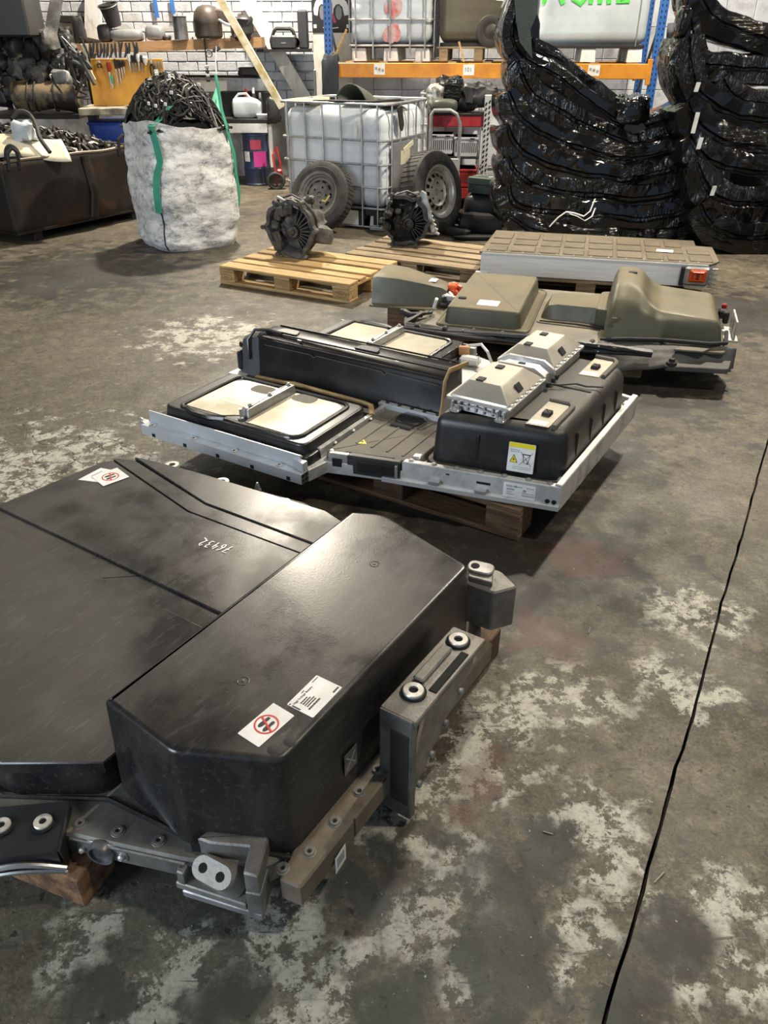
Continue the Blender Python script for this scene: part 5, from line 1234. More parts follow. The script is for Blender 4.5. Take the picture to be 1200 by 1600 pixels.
def bez(pts, n=30):
    P = [Vector(p) for p in pts]; out = []; m = len(P)
    for i in range(m-1):
        p0, p1, p2, p3 = P[max(i-1, 0)], P[i], P[i+1], P[min(i+2, m-1)]
        for k in range(n//(m-1)+1):
            t = k/(n//(m-1)+1)
            out.append(.5*((2*p1)+(-p0+p2)*t+(2*p0-5*p1+4*p2-p3)*t*t+(-p0+3*p1-3*p2+p3)*t**3))
    out.append(P[-1]); return out
def bumper(label, pix, Y, th, depth, mi, group, dz=0):
    pts = bez([pt(x, y, Y) for x, y in pix], 40); rings = []
    n = len(pts)
    for i, p in enumerate(pts):
        t = (pts[min(i+1, n-1)]-pts[max(i-1, 0)]); t.y = 0; t = t.normalized(); nn = Vector((-t.z, 0, t.x))
        e = min(1, .6+3*min(i, n-1-i)/n); h_ = th*e
        sec = [(-.60, .05), (-.54, -.01), (-.12, -.03), (-.06, .03), (.02, .03), (.08, -.01), (.42, .0), (.50, .04), (.54, .3), (.50, .62), (.40, .97), (.15, 1.0), (.16, .5), (-.2, .34), (-.45, .6), (-.5, 1.0), (-.62, .95), (-.64, .4)]
        rg = []
        for a, b in sec:
            q = p + nn*(a*h_) + Vector((0, b*depth, 0))
            d = .016*noise.noise(q*4)+.012*noise.noise(Vector((q.x*10, q.y*4, q.z*10)))
            q = q + nn*d + Vector((0, -d, 0)); q.z = max(.004, q.z); rg.append(q)
        rings.append(rg)
    o = MB().loft(rings).build('wrapped_bumper', WM[mi % 3], ang=38)
    return tag(o, label, 'bumper', group)
def zz(l): return [(750+x/2.667, y/2.667) for x, y in l]
GL = 'black shrink-wrapped bumpers in the left stack'
bumper('black wrapped bumper topping the left stack, its end rearing up before the rack', zz([(175, -40), (150, 60), (140, 170), (200, 250), (310, 310), (440, 410), (560, 490), (660, 530), (770, 505), (880, 440)]), 7.75, .17, .42, 0, GL)
bumper('second wrapped bumper down the left stack, its grey-green end just below the tallest one', zz([(205, 20), (195, 130), (200, 210), (290, 250), (400, 340), (520, 430), (640, 500)]), 8.0, .22, .4, 1, GL)
bumper('third wrapped bumper down the left stack', zz([(158.0, 250), (180.0, 330), (250, 410), (400, 500), (560, 575), (660, 600), (780, 560), (900, 500)]), 7.68, .22, .45, 2, GL)
bumper('fourth wrapped bumper down the left stack', zz([(118.0, 380), (150.0, 460), (230, 540), (400, 610), (600, 660), (760, 640), (900, 570)]), 7.66, .25, .45, 0, GL)
bumper('fifth wrapped bumper down the left stack, with a long glossy crease', zz([(113.0, 520), (150.0, 590), (240, 670), (420, 720), (620, 745), (800, 700), (920, 660)]), 7.62, .27, .5, 1, GL)
bumper('sixth wrapped bumper down the left stack', zz([(118.0, 650), (160.0, 730), (280, 790), (460, 810), (640, 830), (820, 800), (940, 740)]), 7.60, .27, .5, 2, GL)
bumper('wrapped bumper with white straps hanging over it, second from the floor in the left stack', zz([(120.0, 770), (150, 850), (320, 885), (520, 900), (700, 910), (880, 870), (960, 810)]), 7.58, .28, .5, 1, GL)
bumper('lowest wrapped bumper of the left stack, on the floor behind the silver pack', zz([(120, 900), (240, 965), (420, 1000), (640, 1010), (860, 990), (970, 920)]), 7.55, .24, .5, 0, GL)
GR = 'black shrink-wrapped bumpers in the right stack'
bumper('wrapped bumper arching over the top right with a see-through gap below it', zz([(900, -60), (930, 30), (990, 90), (1090, 125), (1200, 160), (1330, 200)]), 7.55, .20, .40, 0, GR)
bumper('second wrapped bumper down the right stack, below the see-through gap', zz([(880, 80), (900, 190), (930, 260), (1010, 280), (1110, 285), (1220, 290), (1340, 280)]), 7.5, .20, .42, 1, GR)
bumper('wrapped bumper with a small white sticker on its upright end', zz([(870, 150), (880, 270), (910, 380), (990, 450), (1100, 490), (1220, 500), (1350, 480)]), 7.4, .24, .45, 2, GR)
bumper('fourth wrapped bumper down the right stack, deep black and smooth', zz([(1010, 330), (1050, 400), (1130, 430), (1230, 435), (1350, 420)]), 7.45, .22, .42, 1, GR)
bumper('fifth wrapped bumper down the right stack, touching the left stack', zz([(860, 430), (920, 520), (1010, 590), (1120, 610), (1240, 610), (1360, 590)]), 7.36, .28, .5, 0, GR)
bumper('sixth wrapped bumper down the right stack', zz([(880, 560), (930, 650), (1020, 700), (1130, 715), (1250, 715), (1370, 700)]), 7.32, .27, .5, 2, GR)
bumper('wrapped bumper with bright streaked film near the floor of the right stack', zz([(900, 680), (950, 790), (1030, 840), (1140, 850), (1260, 845), (1380, 830)]), 7.28, .28, .5, 1, GR)
bumper('lowest wrapped bumper of the right stack', zz([(920, 850), (970, 940), (1060, 985), (1170, 990), (1280, 980), (1380, 965)]), 7.26, .27, .5, 0, GR)
def lump(name, label, cat, c, d, m, seed=0, rz=0, n=10, amp=.18, group=None):
    def f(a, b):
        th, ph = 2*pi*a, pi*b
        v = Vector((cos(th)*sin(ph), sin(th)*sin(ph), -cos(ph)))
        e = .55; v = Vector([math.copysign(abs(q)**e, q) for q in v])
        k = 1+amp*noise.noise(v*1.9+Vector((seed, seed*2, 0)))+amp*.5*noise.noise(v*5+Vector((seed, 0, 1)))
        return Vector((v.x*d[0]/2*k, v.y*d[1]/2*k, v.z*d[2]/2*k))
    o = MB().grid(f, 2*n, n).build(name, m, loc=c, rz=rz, ang=50)
    return tag(o, label, cat, group) if label else o
gs = MB().loft([[pt(x, y, Y) for x, y in ((803, -12), (842, -12), (839, 22), (829, 46), (832, 92), (812, 66), (806, 30))] for Y in (7.64, 7.67)]).build('plastic_sheet', mat('grey_green_sheet', (.05, .065, .055), .25, bump=.6, bscale=9), ang=None)
tag(gs, 'glossy grey green plastic sheet at the tip of the tallest wrapped bumper', 'sheet')
lump('wrapped_mirror', 'small black wrapped mirror shell at the upper left of the right stack', 'car part', pt(1066, 34, 7.5), (.09, .2, .22), WM[2], 3)
lump('wrapped_bundle', 'wrinkled black wrapped bundle in the dip between the two bumper stacks', 'bundle', pt(985, 172, 7.8), (.30, .3, .24), WM[1], 5, amp=.3)
o = MB().prism([(0, 0), (.06, .28), (.14, .10), (.34, -.10), (.30, -.17)], 0, .03, .006, Matrix.Translation(pt(972, 205, 7.72)) @ Matrix.Rotation(pi/2, 4, 'X')).build('plastic_flap', Mt['black'])
tag(o, 'angular black plastic flap sticking out between the two bumper stacks', 'car part')
o = MB().tube([pt(859, 354, 7.05), pt(872, 340, 7.02), pt(885, 331, 7.0), pt(897, 333, 7.0), pt(912, 338, 7.0), pt(922, 330, 7.0), pt(929, 312, 7.05)], .016, 7, flat=.4).build('white_trim', mat('white_gloss', (.80, .80, .78), .3)); tag(o, 'white bent trim strip hanging over the left bumper stack', 'trim')
o = MB().tube([pt(890, 334, 6.97), pt(902, 338, 6.97), pt(914, 345, 6.97), pt(925, 338, 6.97), pt(930, 325, 7.0)], .009, 6, flat=.4).build('white_trim', o.data.materials[0]); tag(o, 'thin white strip just below the bent trim on the left bumper stack', 'trim')
for x, y, lab in ((1089, 136, 'small white sticker on the upright end of the right bumper stack'), (1086, 192, 'long pale film tail hanging between the bumper stacks'), (1093, 224, 'short pale film tail hanging below the long one'), (1114, 298, 'tiny pale film shred low on the right bumper stack')):
    hgt = {136: .07, 192: .16, 224: .09, 298: .08}[y]
    p = pt(x, y, 7.31 if x < 1100 else 7.27); o = MB().prism(rpoly([(-.022, -hgt/2), (.014, -hgt/2), (.026, hgt/2), (-.01, hgt/2)], .004, 2), 0, .004, 0, Matrix.Translation(p) @ Matrix.Rotation(pi/2, 4, 'X')).build('film_shred' if y != 136 else 'sticker', Mt['white']); tag(o, lab, 'film' if y != 136 else 'sticker')

# ================================================================ PARTS HEAP LEFT OF THE BUMPERS
def plateobj(name, label, cat, pix, Y, dY, m, th=.03):
    P = [pt(x, y, Y+dY*k) for (x, y), k in zip(pix, [0]*len(pix))]
    mb = MB(); mb.loft([[p for p in P], [p+Vector((0, th, 0)) for p in P]]); o = mb.build(name, m); return tag(o, label, cat)
hd = random.Random(9)
Mt['lamp'] = mat('headlamp_lens', (.30, .31, .33), .12, .2, col2=(.62, .62, .6), scale=6)
hl = thing('headlamp', 'dark headlamp unit with pale lens strips lying right of the large wheel', 'car part', gp(735, 360), 0)
MB().loft([[(x*f, y*f-.02, z) for x, y in ((-.20, .12), (-.12, -.06), (.10, -.16), (.30, -.18), (.26, .0), (.02, .12))] for f, z in ((.9, .0), (1, .04), (.95, .12), (.7, .17))]).build('lamp_housing', Mt['black'], hl)
MB().loft([[(x, y, z+.004) for x, y, z in ((-.13, -.05, .10+dz), (.08, -.15, .08+dz), (.26, -.165, .07+dz), (.05, -.09, .13+dz))] for dz in (0, .02)]).build('lamp_lens', Mt['lamp'], hl)
MB().tube([(-.16, -.02, .06), (.0, -.12, .05), (.2, -.18, .04)], .009, 6).build('lamp_strip', Mt['white'], hl)
for i, (x, y, d) in enumerate(((715, 372, (.30, .12, .07)), (765, 345, (.35, .14, .09)), (738, 322, (.35, .25, .30)), (748, 378, (.5, .10, .04)), (778, 356, (.3, .12, .05)))):
    q = gp(x, y); labs = ('dark bumper grille scrap nearest the large wheel', 'dark bracket scrap at the foot of the left bumper stack', 'black box under the green first aid case', 'flat dark strip of trim in front of the parts heap', 'grey plastic trim by the silver pack corner')
    o = lump('plastic_part', labs[i], 'car part', (q.x, q.y+.1, d[2]/2+.002), d, Mt['black'] if i != 4 else Mt['plate'], i, -.6+.2*i, 8, .25)
fa = thing('first_aid_case', 'dark green first aid case with a white cross, on the black box', 'first aid case', (1.08, 8.62, .36), R(-35))
MB().cover(rrect(-.16, .16, -.12, .12, .02, 3), 0, .085, .008, .004).build('case_base', mat('dark_green_case', (.035, .06, .045), .45, dust=(.12, .12, .09), damt=.5), fa)
MB().cover(rrect(-.165, .165, -.125, .125, .02, 3), .088, .15, .012, .006).build('case_lid', fa.children[0].data.materials[0], fa)
MB().box((.05, -.01, .1505), (.06, .018, .002)).box((.05, -.01, .1507), (.018, .06, .002)).build('white_cross', Mt['white'], fa, ang=None)
text('FIRST AID', .035, Mt['paint'], fa, Matrix.Translation((-.13, -.02, .150)) @ Matrix.Rotation(R(90)*0+R(55), 4, 'Z'))
fa.location = (1.06, 8.55, .33)
lump('black_box', 'black box carrying the green first aid case', 'box', (1.06, 8.6, .165), (.42, .36, .33), Mt['black'], 2, R(-20), 8, .05)
# red shelving with crates
SH = thing('metal_shelf', 'red shelf unit with a white perforated upright under the rack', 'shelf', pt(668, 285, 9.55).to_2d().to_3d(), R(-6))
SH.location = (.50, 9.44, 0)
for z, hh in ((.92, .12), (.18, .12)): MB().box((.29, .22, z), (.60, .42, hh), .01).build('shelf_panel', Mt['redpaint'], SH)
MB().box((.29, .22, .985), (.62, .44, .02), .004).build('shelf_top', Mt['blackmatt'], SH)
pu = MB().box((.625, .0, .60), (.075, .05, 1.15), .006).build('perforated_upright', mat('pale_steel', (.56, .56, .54), .5, .3), SH)
h = None
for k in range(20):
    for dx in (-.018, .018):
        q = (.625+dx, -.0255, .1+k*.052+ (.02 if dx > 0 else 0))
        if h is None: h = MB().box((0, 0, 0), (.016, .002, .034), rot=(0, R(25), 0)).build('slot', Mt['hole'], pu, ang=None, loc=q)
        else: inst(h, pu, q)
MB().box((.0, .40, .6), (.05, .05, 1.15), .006).build('upright', Mt['plate'], SH)
def crate(label, loc, d, m, cat='crate', slots=True):
    t = thing('crate', label, cat, loc, R(-6), 'crates on the red shelf')
    MB().box((0, 0, d[2]/2), d, .01).build('crate_body', m, t)
    MB().box((0, 0, d[2]-.012), (d[0]+.02, d[1]+.02, .024), .006).build('crate_rim', m, t)
    if slots:
        h = None
        for k in range(int(d[0]/.022)):
            q = (-d[0]/2+.02+k*.022, -d[1]/2-.001, d[2]*.48)
            if h is None: h = MB().box((0, 0, 0), (.009, .003, d[2]*.5)).build('slot', Mt['hole'], t, ang=None, loc=q)
            else: inst(h, t, q)
        for x in (-.08, .07): MB().box((x, -d[1]/2-.012, d[2]-.014), (.05, .003, .014)).build('grip', Mt['hole'], t, ang=None)
    return t
gm = mat('grey_crate', (.46, .47, .50), .5)
crate('light grey slotted crate on the red shelf, left one behind the trolley tube', (.655, 9.60, .585), (.25, .34, .20), gm)
crate('light grey slotted crate on the red shelf beside the perforated upright', (.925, 9.57, .56), (.25, .34, .20), gm)
crate('red slotted crate under the right grey crate', (.93, 9.57, .245), (.25, .34, .19), Mt['redpaint'])
tag(MB().box((0, 0, 0), (.58, .40, .02), .003).build('shelf_board', Mt['blackmatt'], loc=(.79, 9.62, .55), rz=R(-6)), 'dark shelf board under the grey crates', 'shelf board')
# sack trolley
tr = thing('sack_trolley', 'silver tube sack trolley standing before the red shelf', 'trolley', (.50, 9.15, 0), R(-6))
MB().tube([(0, 0, .02), (0, 0, 1.0), (.03, 0, 1.04), (.20, 0, 1.045), (.27, 0, 1.01), (.31, 0, .92), (.31, 0, .02)], .018, 8).build('trolley_frame', Mt['cage'], tr)
MB().box((.15, -.01, .52), (.34, .02, .12), .005).build('trolley_plate', Mt['frame'], tr)
MB().box((.15, -.12, .02), (.36, .22, .015), .004).build('toe_plate', Mt['frame'], tr)
# things piled on the shelf
lump('rubbish_bag', 'shiny black bin bag on top of the red shelf', 'bag', (.72, 9.65, 1.17), (.30, .28, .34), WM[0], 4, 0, 10, .25)
lump('foil_scrap', 'crumpled white and gold foil beside the bin bag', 'foil', (.56, 9.52, 1.15), (.18, .15, .24), mat('crumpled_foil', (.70, .66, .55), .3, .6, col2=(.1, .1, .1), scale=18, bump=1, bscale=20), 7, 0, 9, .35)
lump('tool_case', 'dark green tool case below the bin bag', 'case', (.66, 9.42, 1.065), (.28, .2, .14), mat('olive_case', (.05, .055, .04), .5), 1, 0, 8, .04)
lump('battery_box', 'black box right of the bin bag on the red shelf', 'box', (.90, 9.60, 1.08), (.24, .2, .16), Mt['black'], 6, 0, 8, .05)
lump('engine_mount', 'black angular car part on the right end of the red shelf', 'car part', (1.06, 9.50, 1.16), (.36, .22, .22), Mt['black'], 12, .3, 10, .5)
tag(MB().box((0, 0, 0), (.03, .03, 1.36), .006).build('dark_jacket_hook', Mt['plate'], loc=(pt(493, 143, 11.0).x, 11.0, .68)), 'short grey post behind the left end of the floor tank', 'post')
jk = lump('jacket', 'dark jacket hanging on the left rack upright', 'jacket', pt(516, 125, 10.6), (.20, .14, .52), mat('dark_cloth', (.03, .034, .045), .85), 5, 0, 12, .25)

# ================================================================ BACK WALL, LEFT SIDE
Mt['shelfwood'] = mat('shelf_plank', (.42, .25, .12), .75, col2=(.30, .17, .08), scale=3, stretch=(1.5, 14, 14), bump=.2, bscale=60)
Mt['whitewood'] = mat('painted_timber', (.66, .66, .65), .7, col2=(.46, .44, .40), scale=6, lo=.5, hi=.7, stretch=(3, 3, 1), bump=.2, bscale=40)
Mt['stripwood'] = mat('flaking_timber', (.62, .58, .46), .75, col2=(.42, .32, .14), scale=7, bump=.2, bscale=40)
def beam(name, label, cat, a, b, w_, d_, m, up=(0, 1, 0)):
    a, b = Vector(a), Vector(b); t = (b-a).normalized(); s = Vector(up); s = (s-t*s.dot(t)).normalized(); n_ = t.cross(s)
    rs = [[p+n_*(sx*w_/2)+s*(sy*d_/2) for sx, sy in ((-1, -1), (1, -1), (1, 1), (-1, 1))] for p in (a, b)]
    o = MB().loft(rs).build(name, m, ang=None)
    return tag(o, label, cat) if label else o
# wall shelf
a_, b_ = pt(44, 79, 11.45), pt(409, 66, 11.45)
ws = beam('wall_shelf', 'long pine plank shelf on the white brick wall', 'shelf', a_+Vector((0, .18, 0)), b_+Vector((0, .18, 0)), .115, .40, Mt['shelfwood'])
def onshelf(px, dz=0, Y=11.5):
    t = (px-44)/(409-44); p = a_.lerp(b_, t); p = pt(px, 70, Y); q = a_.lerp(b_, t)
    return Vector((p.x, Y, q.z+.0585+dz))
beam('roof_strut', 'pale flaking timber strut slanting down behind the floor tank, nearer of the pair', 'timber', pt(338, -12, 11.05), pt(441, 168, 11.0), .085, .07, Mt['stripwood'])
beam('roof_strut', 'white painted timber strut slanting down behind the flaking one', 'timber', pt(378, -15, 11.85), pt(484, 168, 11.75), .17, .08, Mt['whitewood'])
beam('roof_strut', 'dark steel post slanting down at the left of the wall shelf', 'post', pt(90, -10, 10.9), pt(70, 104, 10.7), .11, .11, mat('dark_steel_post', (.12, .12, .12), .5, .4, col2=(.35, .35, .35), scale=3))
beam('wall_stud', 'white board fixed upright on the brick wall above the shelf', 'board', pt(146, -12, 11.92), pt(146, 60, 11.92), .20, .08, Mt['whitewood'])
beam('wall_bracket', 'dark stub bracket on the brick wall beside the steel post', 'bracket', pt(93, 29, 11.9), pt(128, 30, 11.9), .07, .12, Mt['blackmatt'])
for x0, x1, y1, l in ((240, 246, 28, 'left'), (267, 271, 22, 'right')):
    beam('hanging_strap', 'blue strap hanging on the white brick wall, %s one of the two' % l, 'strap', pt(x0, -10, 11.93), pt(x1, y1, 11.93), .05, .012, Mt['blue'])
# lower wall rail and bench
beam('tool_rail', 'thin black rail with silver edge on the wall below the shelf', 'rail', pt(285, 119, 11.85), pt(404, 120, 11.85), .03, .05, Mt['blackmatt'])
beam('wall_board', 'pale grey painted board fixed on the wall under the black rail', 'board', pt(300, 132, 11.9), pt(424, 134, 11.9), .16, .06, Mt['whitewood'])
bench = thing('workbench', 'workbench with white painted edge and dark open back below the wall shelf', 'workbench', (pt(350, 200, 11.2).x, 11.2, 0), 0)
bx0 = bench.location.x
def bb(name, x0, x1, y0, y1, Y, d_, m, dY=0):
    a, b = pt(x0, y0, Y), pt(x1, y1, Y)
    return MB().box(((a.x+b.x)/2-bx0, Y-11.2+d_/2, (a.z+b.z)/2), (abs(b.x-a.x), d_, abs(a.z-b.z)), .005).build(name, m, bench)
bb('bench_edge', 356, 418, 193, 208, 11.2, .06, Mt['whitewood'])
bb('bench_top', 345, 432, 186, 193, 11.2, .60, Mt['blackmatt'])
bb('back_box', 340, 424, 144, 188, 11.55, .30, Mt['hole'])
bb('bench_leg', 418, 428, 193, 262, 11.2, .09, Mt['whitewood'])
bb('bench_leg', 376, 384, 207, 262, 11.5, .09, Mt['whitewood'])
bb('bench_leg', 345, 352, 193, 275, 11.6, .09, Mt['blackmatt'])
zt_ = pt(380, 186, 11.2).z
ju = thing('jerrycan', 'milky white jerrycan lying on the workbench', 'jerrycan', (pt(386, 186, 11.35).x, 11.35, zt_), 0)
MB().loft([[(x, y*f, .14+z*f) for y, z in [(p[0], p[1]) for p in rrect(-.10, .10, -.12, .12, .06, 4)]] for x, f in ((-.17, .55), (-.15, .9), (-.10, 1), (.08, 1), (.15, .8), (.20, .5))], M=Matrix.Translation((0, 0, -.02))).build('can_body', Mt['tank_w'], ju)
MB().tube([(-.13, -.02, .23), (-.08, -.02, .28), (.02, -.02, .285), (.07, -.02, .23)], .014, 6).build('can_handle', Mt['tank_w'], ju)
def can(label, px, r, h_, m, capm, Y=11.45):
    t = thing('spray_can', label, 'can', (pt(px, 186, Y).x, Y, zt_), 0)
    MB().lathe([(0, 0), (r, 0), (r, h_*.72), (r*.8, h_*.8), (r*.5, h_*.82), (0, h_*.82)], 16).build('can_body', m, t)
    MB().lathe([(r*.55, h_*.8), (r*.55, h_), (r*.45, h_*1.02), (0, h_*1.02)], 14).build('can_cap', capm, t)
can('red can standing behind the jerrycan', 388, .032, .33, Mt['redpaint'], Mt['redpaint'], 11.5)
can('white topped bottle standing right of the red can', 399, .032, .34, Mt['blackmatt'], Mt['white'], 11.5)
can('dark bottle with pale cap right of the white topped bottle', 409, .03, .28, Mt['blackmatt'], Mt['plate'], 11.5)
lump('rag', 'crumpled white rag at the right end of the workbench', 'rag', (pt(410, 188, 11.3).x, 11.3, zt_+.025), (.14, .1, .06), Mt['white'], 3, 0, 8, .4)
lump('dark_pump', 'dark grey pump at the right end of the workbench', 'pump', (pt(428, 176, 11.3).x, 11.25, zt_+.10), (.16, .2, .30), Mt['black'], 9, 0, 9, .3)
# drum
dp = gp(401, 291)
dr = thing('steel_drum', 'dark blue steel drum with pink and white labels under the workbench', 'drum', (dp.x, dp.y+.18, 0), 0)
MB().lathe([(0, .01), (.17, .01), (.178, 0), (.178, .02), (.17, .03), (.17, .20), (.177, .215), (.17, .23), (.17, .40), (.177, .415), (.17, .43), (.17, .60), (.178, .61), (.178, .63), (.165, .62), (0, .615)], 32).build('drum_shell', mat('navy_drum', (.02, .04, .10), .4, col2=(.03, .03, .05), scale=4), dr)
def curved(name, a0, a1, z0, z1, m, r=.1735):
    MB().grid(lambda a, b: Vector((r*sin(a0+(a1-a0)*a), -r*cos(a0+(a1-a0)*a), z0+(z1-z0)*b)), 8, 1).build(name, m, dr)
curved('pink_label', -.05, .95, .235, .42, mat('pink_label', (.62, .05, .30), .5), .1785)
curved('pink_emblem', -.25, .55, .445, .56, mat('red_emblem', (.45, .05, .10), .5), .1785)
curved('white_label', -.85, -.35, .30, .42, Mt['white'], .1785)
# red jack-like tool beside the drum
rj_ = thing('hose_reel', 'red handled tool with black coil standing beside the drum', 'tool', gp(432, 296), 0)
MB().tube([(.0, .1, .02), (-.03, .1, .4), (.02, .12, .5), (.06, .1, .3), (.05, .1, .12)], .014, 6).build('tool_handle', Mt['redpaint'], rj_)
for k in range(4): MB().tube([(.10*cos(a*pi/8), .03*k, .10+.09*sin(a*pi/8)) for a in range(16)], .018, 6, closed=True).build('coil', Mt['rubber'], rj_)
MB().box((.05, .05, .2), (.08, .06, .08), .02).build('tool_body', Mt['redpaint'], rj_)
# shelf contents ------------------------------------------------------------
def bucket():
    p = onshelf(184, 0, 11.55); t = thing('bucket', 'black bucket tilted on top of the parts on the wall shelf', 'bucket', (p.x, p.y, p.z+.17), 0, None, (R(12), R(-8), 0))
    MB().lathe([(0, .005), (.085, 0), (.115, .23), (.125, .23), (.125, .245), (.112, .245), (.082, .02), (0, .02)], 26).build('bucket_shell', Mt['black'], t)
    MB().tube([(.122*cos(a), -.03-.10*sin(a), .235-.02*sin(a)) for a in [pi*k/12 for k in range(13)]], .004, 5).build('bucket_bail', Mt['steel'], t)
bucket()
p = onshelf(285, 0, 11.45); ct = thing('metal_can', 'grey open metal can on the wall shelf', 'can', p, 0)
MB().lathe([(0, .005), (.088, 0), (.085, .24), (.09, .245), (.09, .25), (.08, .245), (.078, .02), (0, .02)], 24).build('can_shell', mat('dull_tin', (.10, .10, .10), .45, .6, col2=(.2, .2, .2), scale=6), ct)
MB().cyl((.0, -.0, .12), (-.03, .0, .32), .006, 6).cyl((.03, .02, .12), (.045, .02, .31), .006, 6).build('brush_sticks', Mt['steel'], ct)
mo = thing('vacuum_motor', 'brown rounded motor housing on the wall shelf', 'motor', onshelf(328, 0, 11.5), 0)
bw_ = mat('brown_housing', (.06, .042, .03), .45, col2=(.035, .03, .028), scale=6)
MB().lathe([(0, 0), (.15, 0), (.175, .03), (.175, .16), (.18, .18), (.16, .28), (.11, .34), (.05, .36), (0, .36)], 28).build('motor_drum', bw_, mo)
MB().loft([[(x, y, z) for y, z in rrect(-.08, .08, .20-.10*k, .32-.10*k*.5, .03, 3)] for x, k in ((.05, 0), (.16, 0), (.26, .3), (.31, .7))]).build('motor_spout', bw_, mo)
MB().tube([(.16, -.1, .20), (.24, -.12, .16), (.34, -.12, .13)], .016, 6).build('motor_pipe', Mt['steel'], mo)
lump('power_tool', 'dark cordless tool on the right end of the wall shelf', 'tool', onshelf(380, .10, 11.4), (.26, .2, .24), Mt['black'], 8, .3, 9, .35)
sj = random.Random(31)
labs = [('parts_bin', 'dark bin left of the bucket on the wall shelf', 168, (.18, .2, .20), 'bin'), ('parts_bin', 'long grey plastic case under the bucket on the wall shelf', 200, (.42, .2, .14), 'case'), ('engine_part', 'dark engine part between the grey case and the metal can', 245, (.24, .2, .17), 'engine part'),
        ('engine_part', 'black pump with round top in the middle of the wall shelf', 128, (.14, .14, .28), 'engine part'), ('engine_part', 'low dark casting just right of the steel post on the wall shelf', 103, (.22, .2, .18), 'engine part'), ('engine_part', 'small dark casting left of the steel post on the wall shelf', 60, (.16, .2, .20), 'engine part'), ('engine_part', 'flat dark lid at the front of the wall shelf left of the can', 262, (.12, .14, .05), 'engine part')]
for i, (n_, l, px, d, c) in enumerate(labs):
    p = onshelf(px, d[2]/2, 11.55); lump(n_, l, c, p, d, Mt['plate'] if 'grey' in l else Mt['black'], i*3, 0, 8, .08 if 'case' in l or 'bin' in l else .4)
for i in range(12):
    px = sj.uniform(300, 395); p = onshelf(px, .018, 11.48); tag(MB().lathe([(0, 0), (.018, 0), (.02, .01), (.012, .025), (0, .03)], 8).build('small_fitting', Mt['alu'], loc=p-Vector((0, 0, .018))), 'small metal fitting lying along the front edge of the wall shelf', 'fitting', 'small fittings along the wall shelf edge')
# hanging gauge, hoist string
gg = thing('dial_gauge', 'white faced dial gauge on a hose hanging from the wall shelf', 'gauge', pt(327, 84, 11.39), 0)
MB().lathe([(0, 0), (.036, 0), (.038, .015), (.034, .02), (0, .02)], 24, Matrix.Rotation(pi/2, 4, 'X')).build('dial_face', Mt['white'], gg)
MB().lathe([(.034, .0), (.034, .024), (.042, .024), (.042, .0)], 24, Matrix.Rotation(pi/2, 4, 'X'), close=True).build('dial_bezel', Mt['blackmatt'], gg)
MB().box((.01, -.022, .004), (.03, .002, .004), rot=(0, .7, 0)).build('dial_needle', Mt['ink'], gg)
MB().box((.10, 0, .05), (.10, .04, .05), .01, rot=(0, -.4, 0)).build('gauge_handle', Mt['black'], gg)
hg = thing('hanging_chain', 'short black and silver hanging tool below the wall shelf', 'tool', pt(323, 100, 11.39), 0)
MB().tube([(0, .03, .30), (0, 0, .28), (0, 0, -.12)], .008, 6).build('hanger', Mt['blackmatt'], hg)
for k in range(4): MB().box((0, -.01, -.12+.05*k-.06), (.05, .03, .036), .008).build('socket', Mt['steel' if k % 2 else 'blackmatt'], hg)
tag(MB().tube([pt(338, 72, 11.1), pt(337, 100, 10.2), pt(339, 130, 9.0), pt(340, 140, 8.4)], .006, 5).build('hoist_cord', Mt['cage']), 'thin grey cord running from the wall shelf down to the bag strap', 'cord')
st = MB()
for dx in (-.02, .02):
    q = [pt(340, 138, 8.35), pt(337+dx*200, 160, 8.2), pt(342, 186, 7.95)]
    st.tube(q, .022, 6, flat=.25)
tag(st.build('green_sling', Mt['green']), 'green sling loop rising from the bulk bag to the cord', 'strap')
lump('black_glove', 'black gloves on the rail under the wall shelf', 'gloves', pt(388, 112, 11.7), (.26, .12, .10), Mt['blackmatt'], 15, 0, 8, .5)
# portable speaker and tall speaker on the wall ledge
beam('wall_ledge', 'narrow ledge on the white brick wall under the portable speaker', 'shelf', pt(404, 79, 11.75), pt(486, 78, 11.75), .03, .40, Mt['blackmatt'])
lz = pt(440, 77, 11.6).z
bo_ = thing('portable_speaker', 'black portable speaker with a carrying handle on the wall ledge', 'speaker', (pt(444, 76, 11.6).x, 11.62, lz), 0)
o8 = rpoly([(-.165, 0), (.165, 0), (.18, .10), (.12, .235), (-.12, .235), (-.18, .10)], .03, 3); hole8 = rpoly([(-.10, .155), (.10, .155), (.085, .205), (-.085, .205)], .015, 3)
MB().prism(rpoly([(-.165, 0), (.165, 0), (.18, .10), (.155, .155), (-.155, .155), (-.18, .10)], .02, 3), -.075, .075, .02, Mx).build('speaker_body', Mt['black'], bo_)
MB().tube([(-.145, 0, .14), (-.12, 0, .20), (-.09, 0, .225), (.09, 0, .225), (.12, 0, .20), (.145, 0, .14)], .022, 8).build('speaker_handle', Mt['black'], bo_)
MB().lathe([(.0, .0), (.055, .0), (.06, .01), (.065, .0)], 24, Matrix.Translation((.15, -.06, .07)) @ Matrix.Rotation(pi/2, 4, 'X')).build('speaker_end', Mt['blackmatt'], bo_)
MB().box((0, -.077, .07), (.06, .003, .012)).build('speaker_badge', Mt['plate'], bo_)
p = pt(474, 50, 11.7); tag(MB().box((0, 0, 0), (.13, .12, .43), .02).build('tall_speaker', mat('grey_black_cloth', (.035, .037, .042), .7), loc=(p.x, p.y, lz+.215)), 'tall black speaker box against the pillar on the wall ledge', 'speaker')
tag(MB().tube([pt(453, 77, 11.7), pt(454, 100, 11.85), pt(470, 113, 11.9), pt(484, 114, 11.9)], .006, 5).build('speaker_wire', Mt['plate']), 'thin wire hanging from the portable speaker', 'wire')
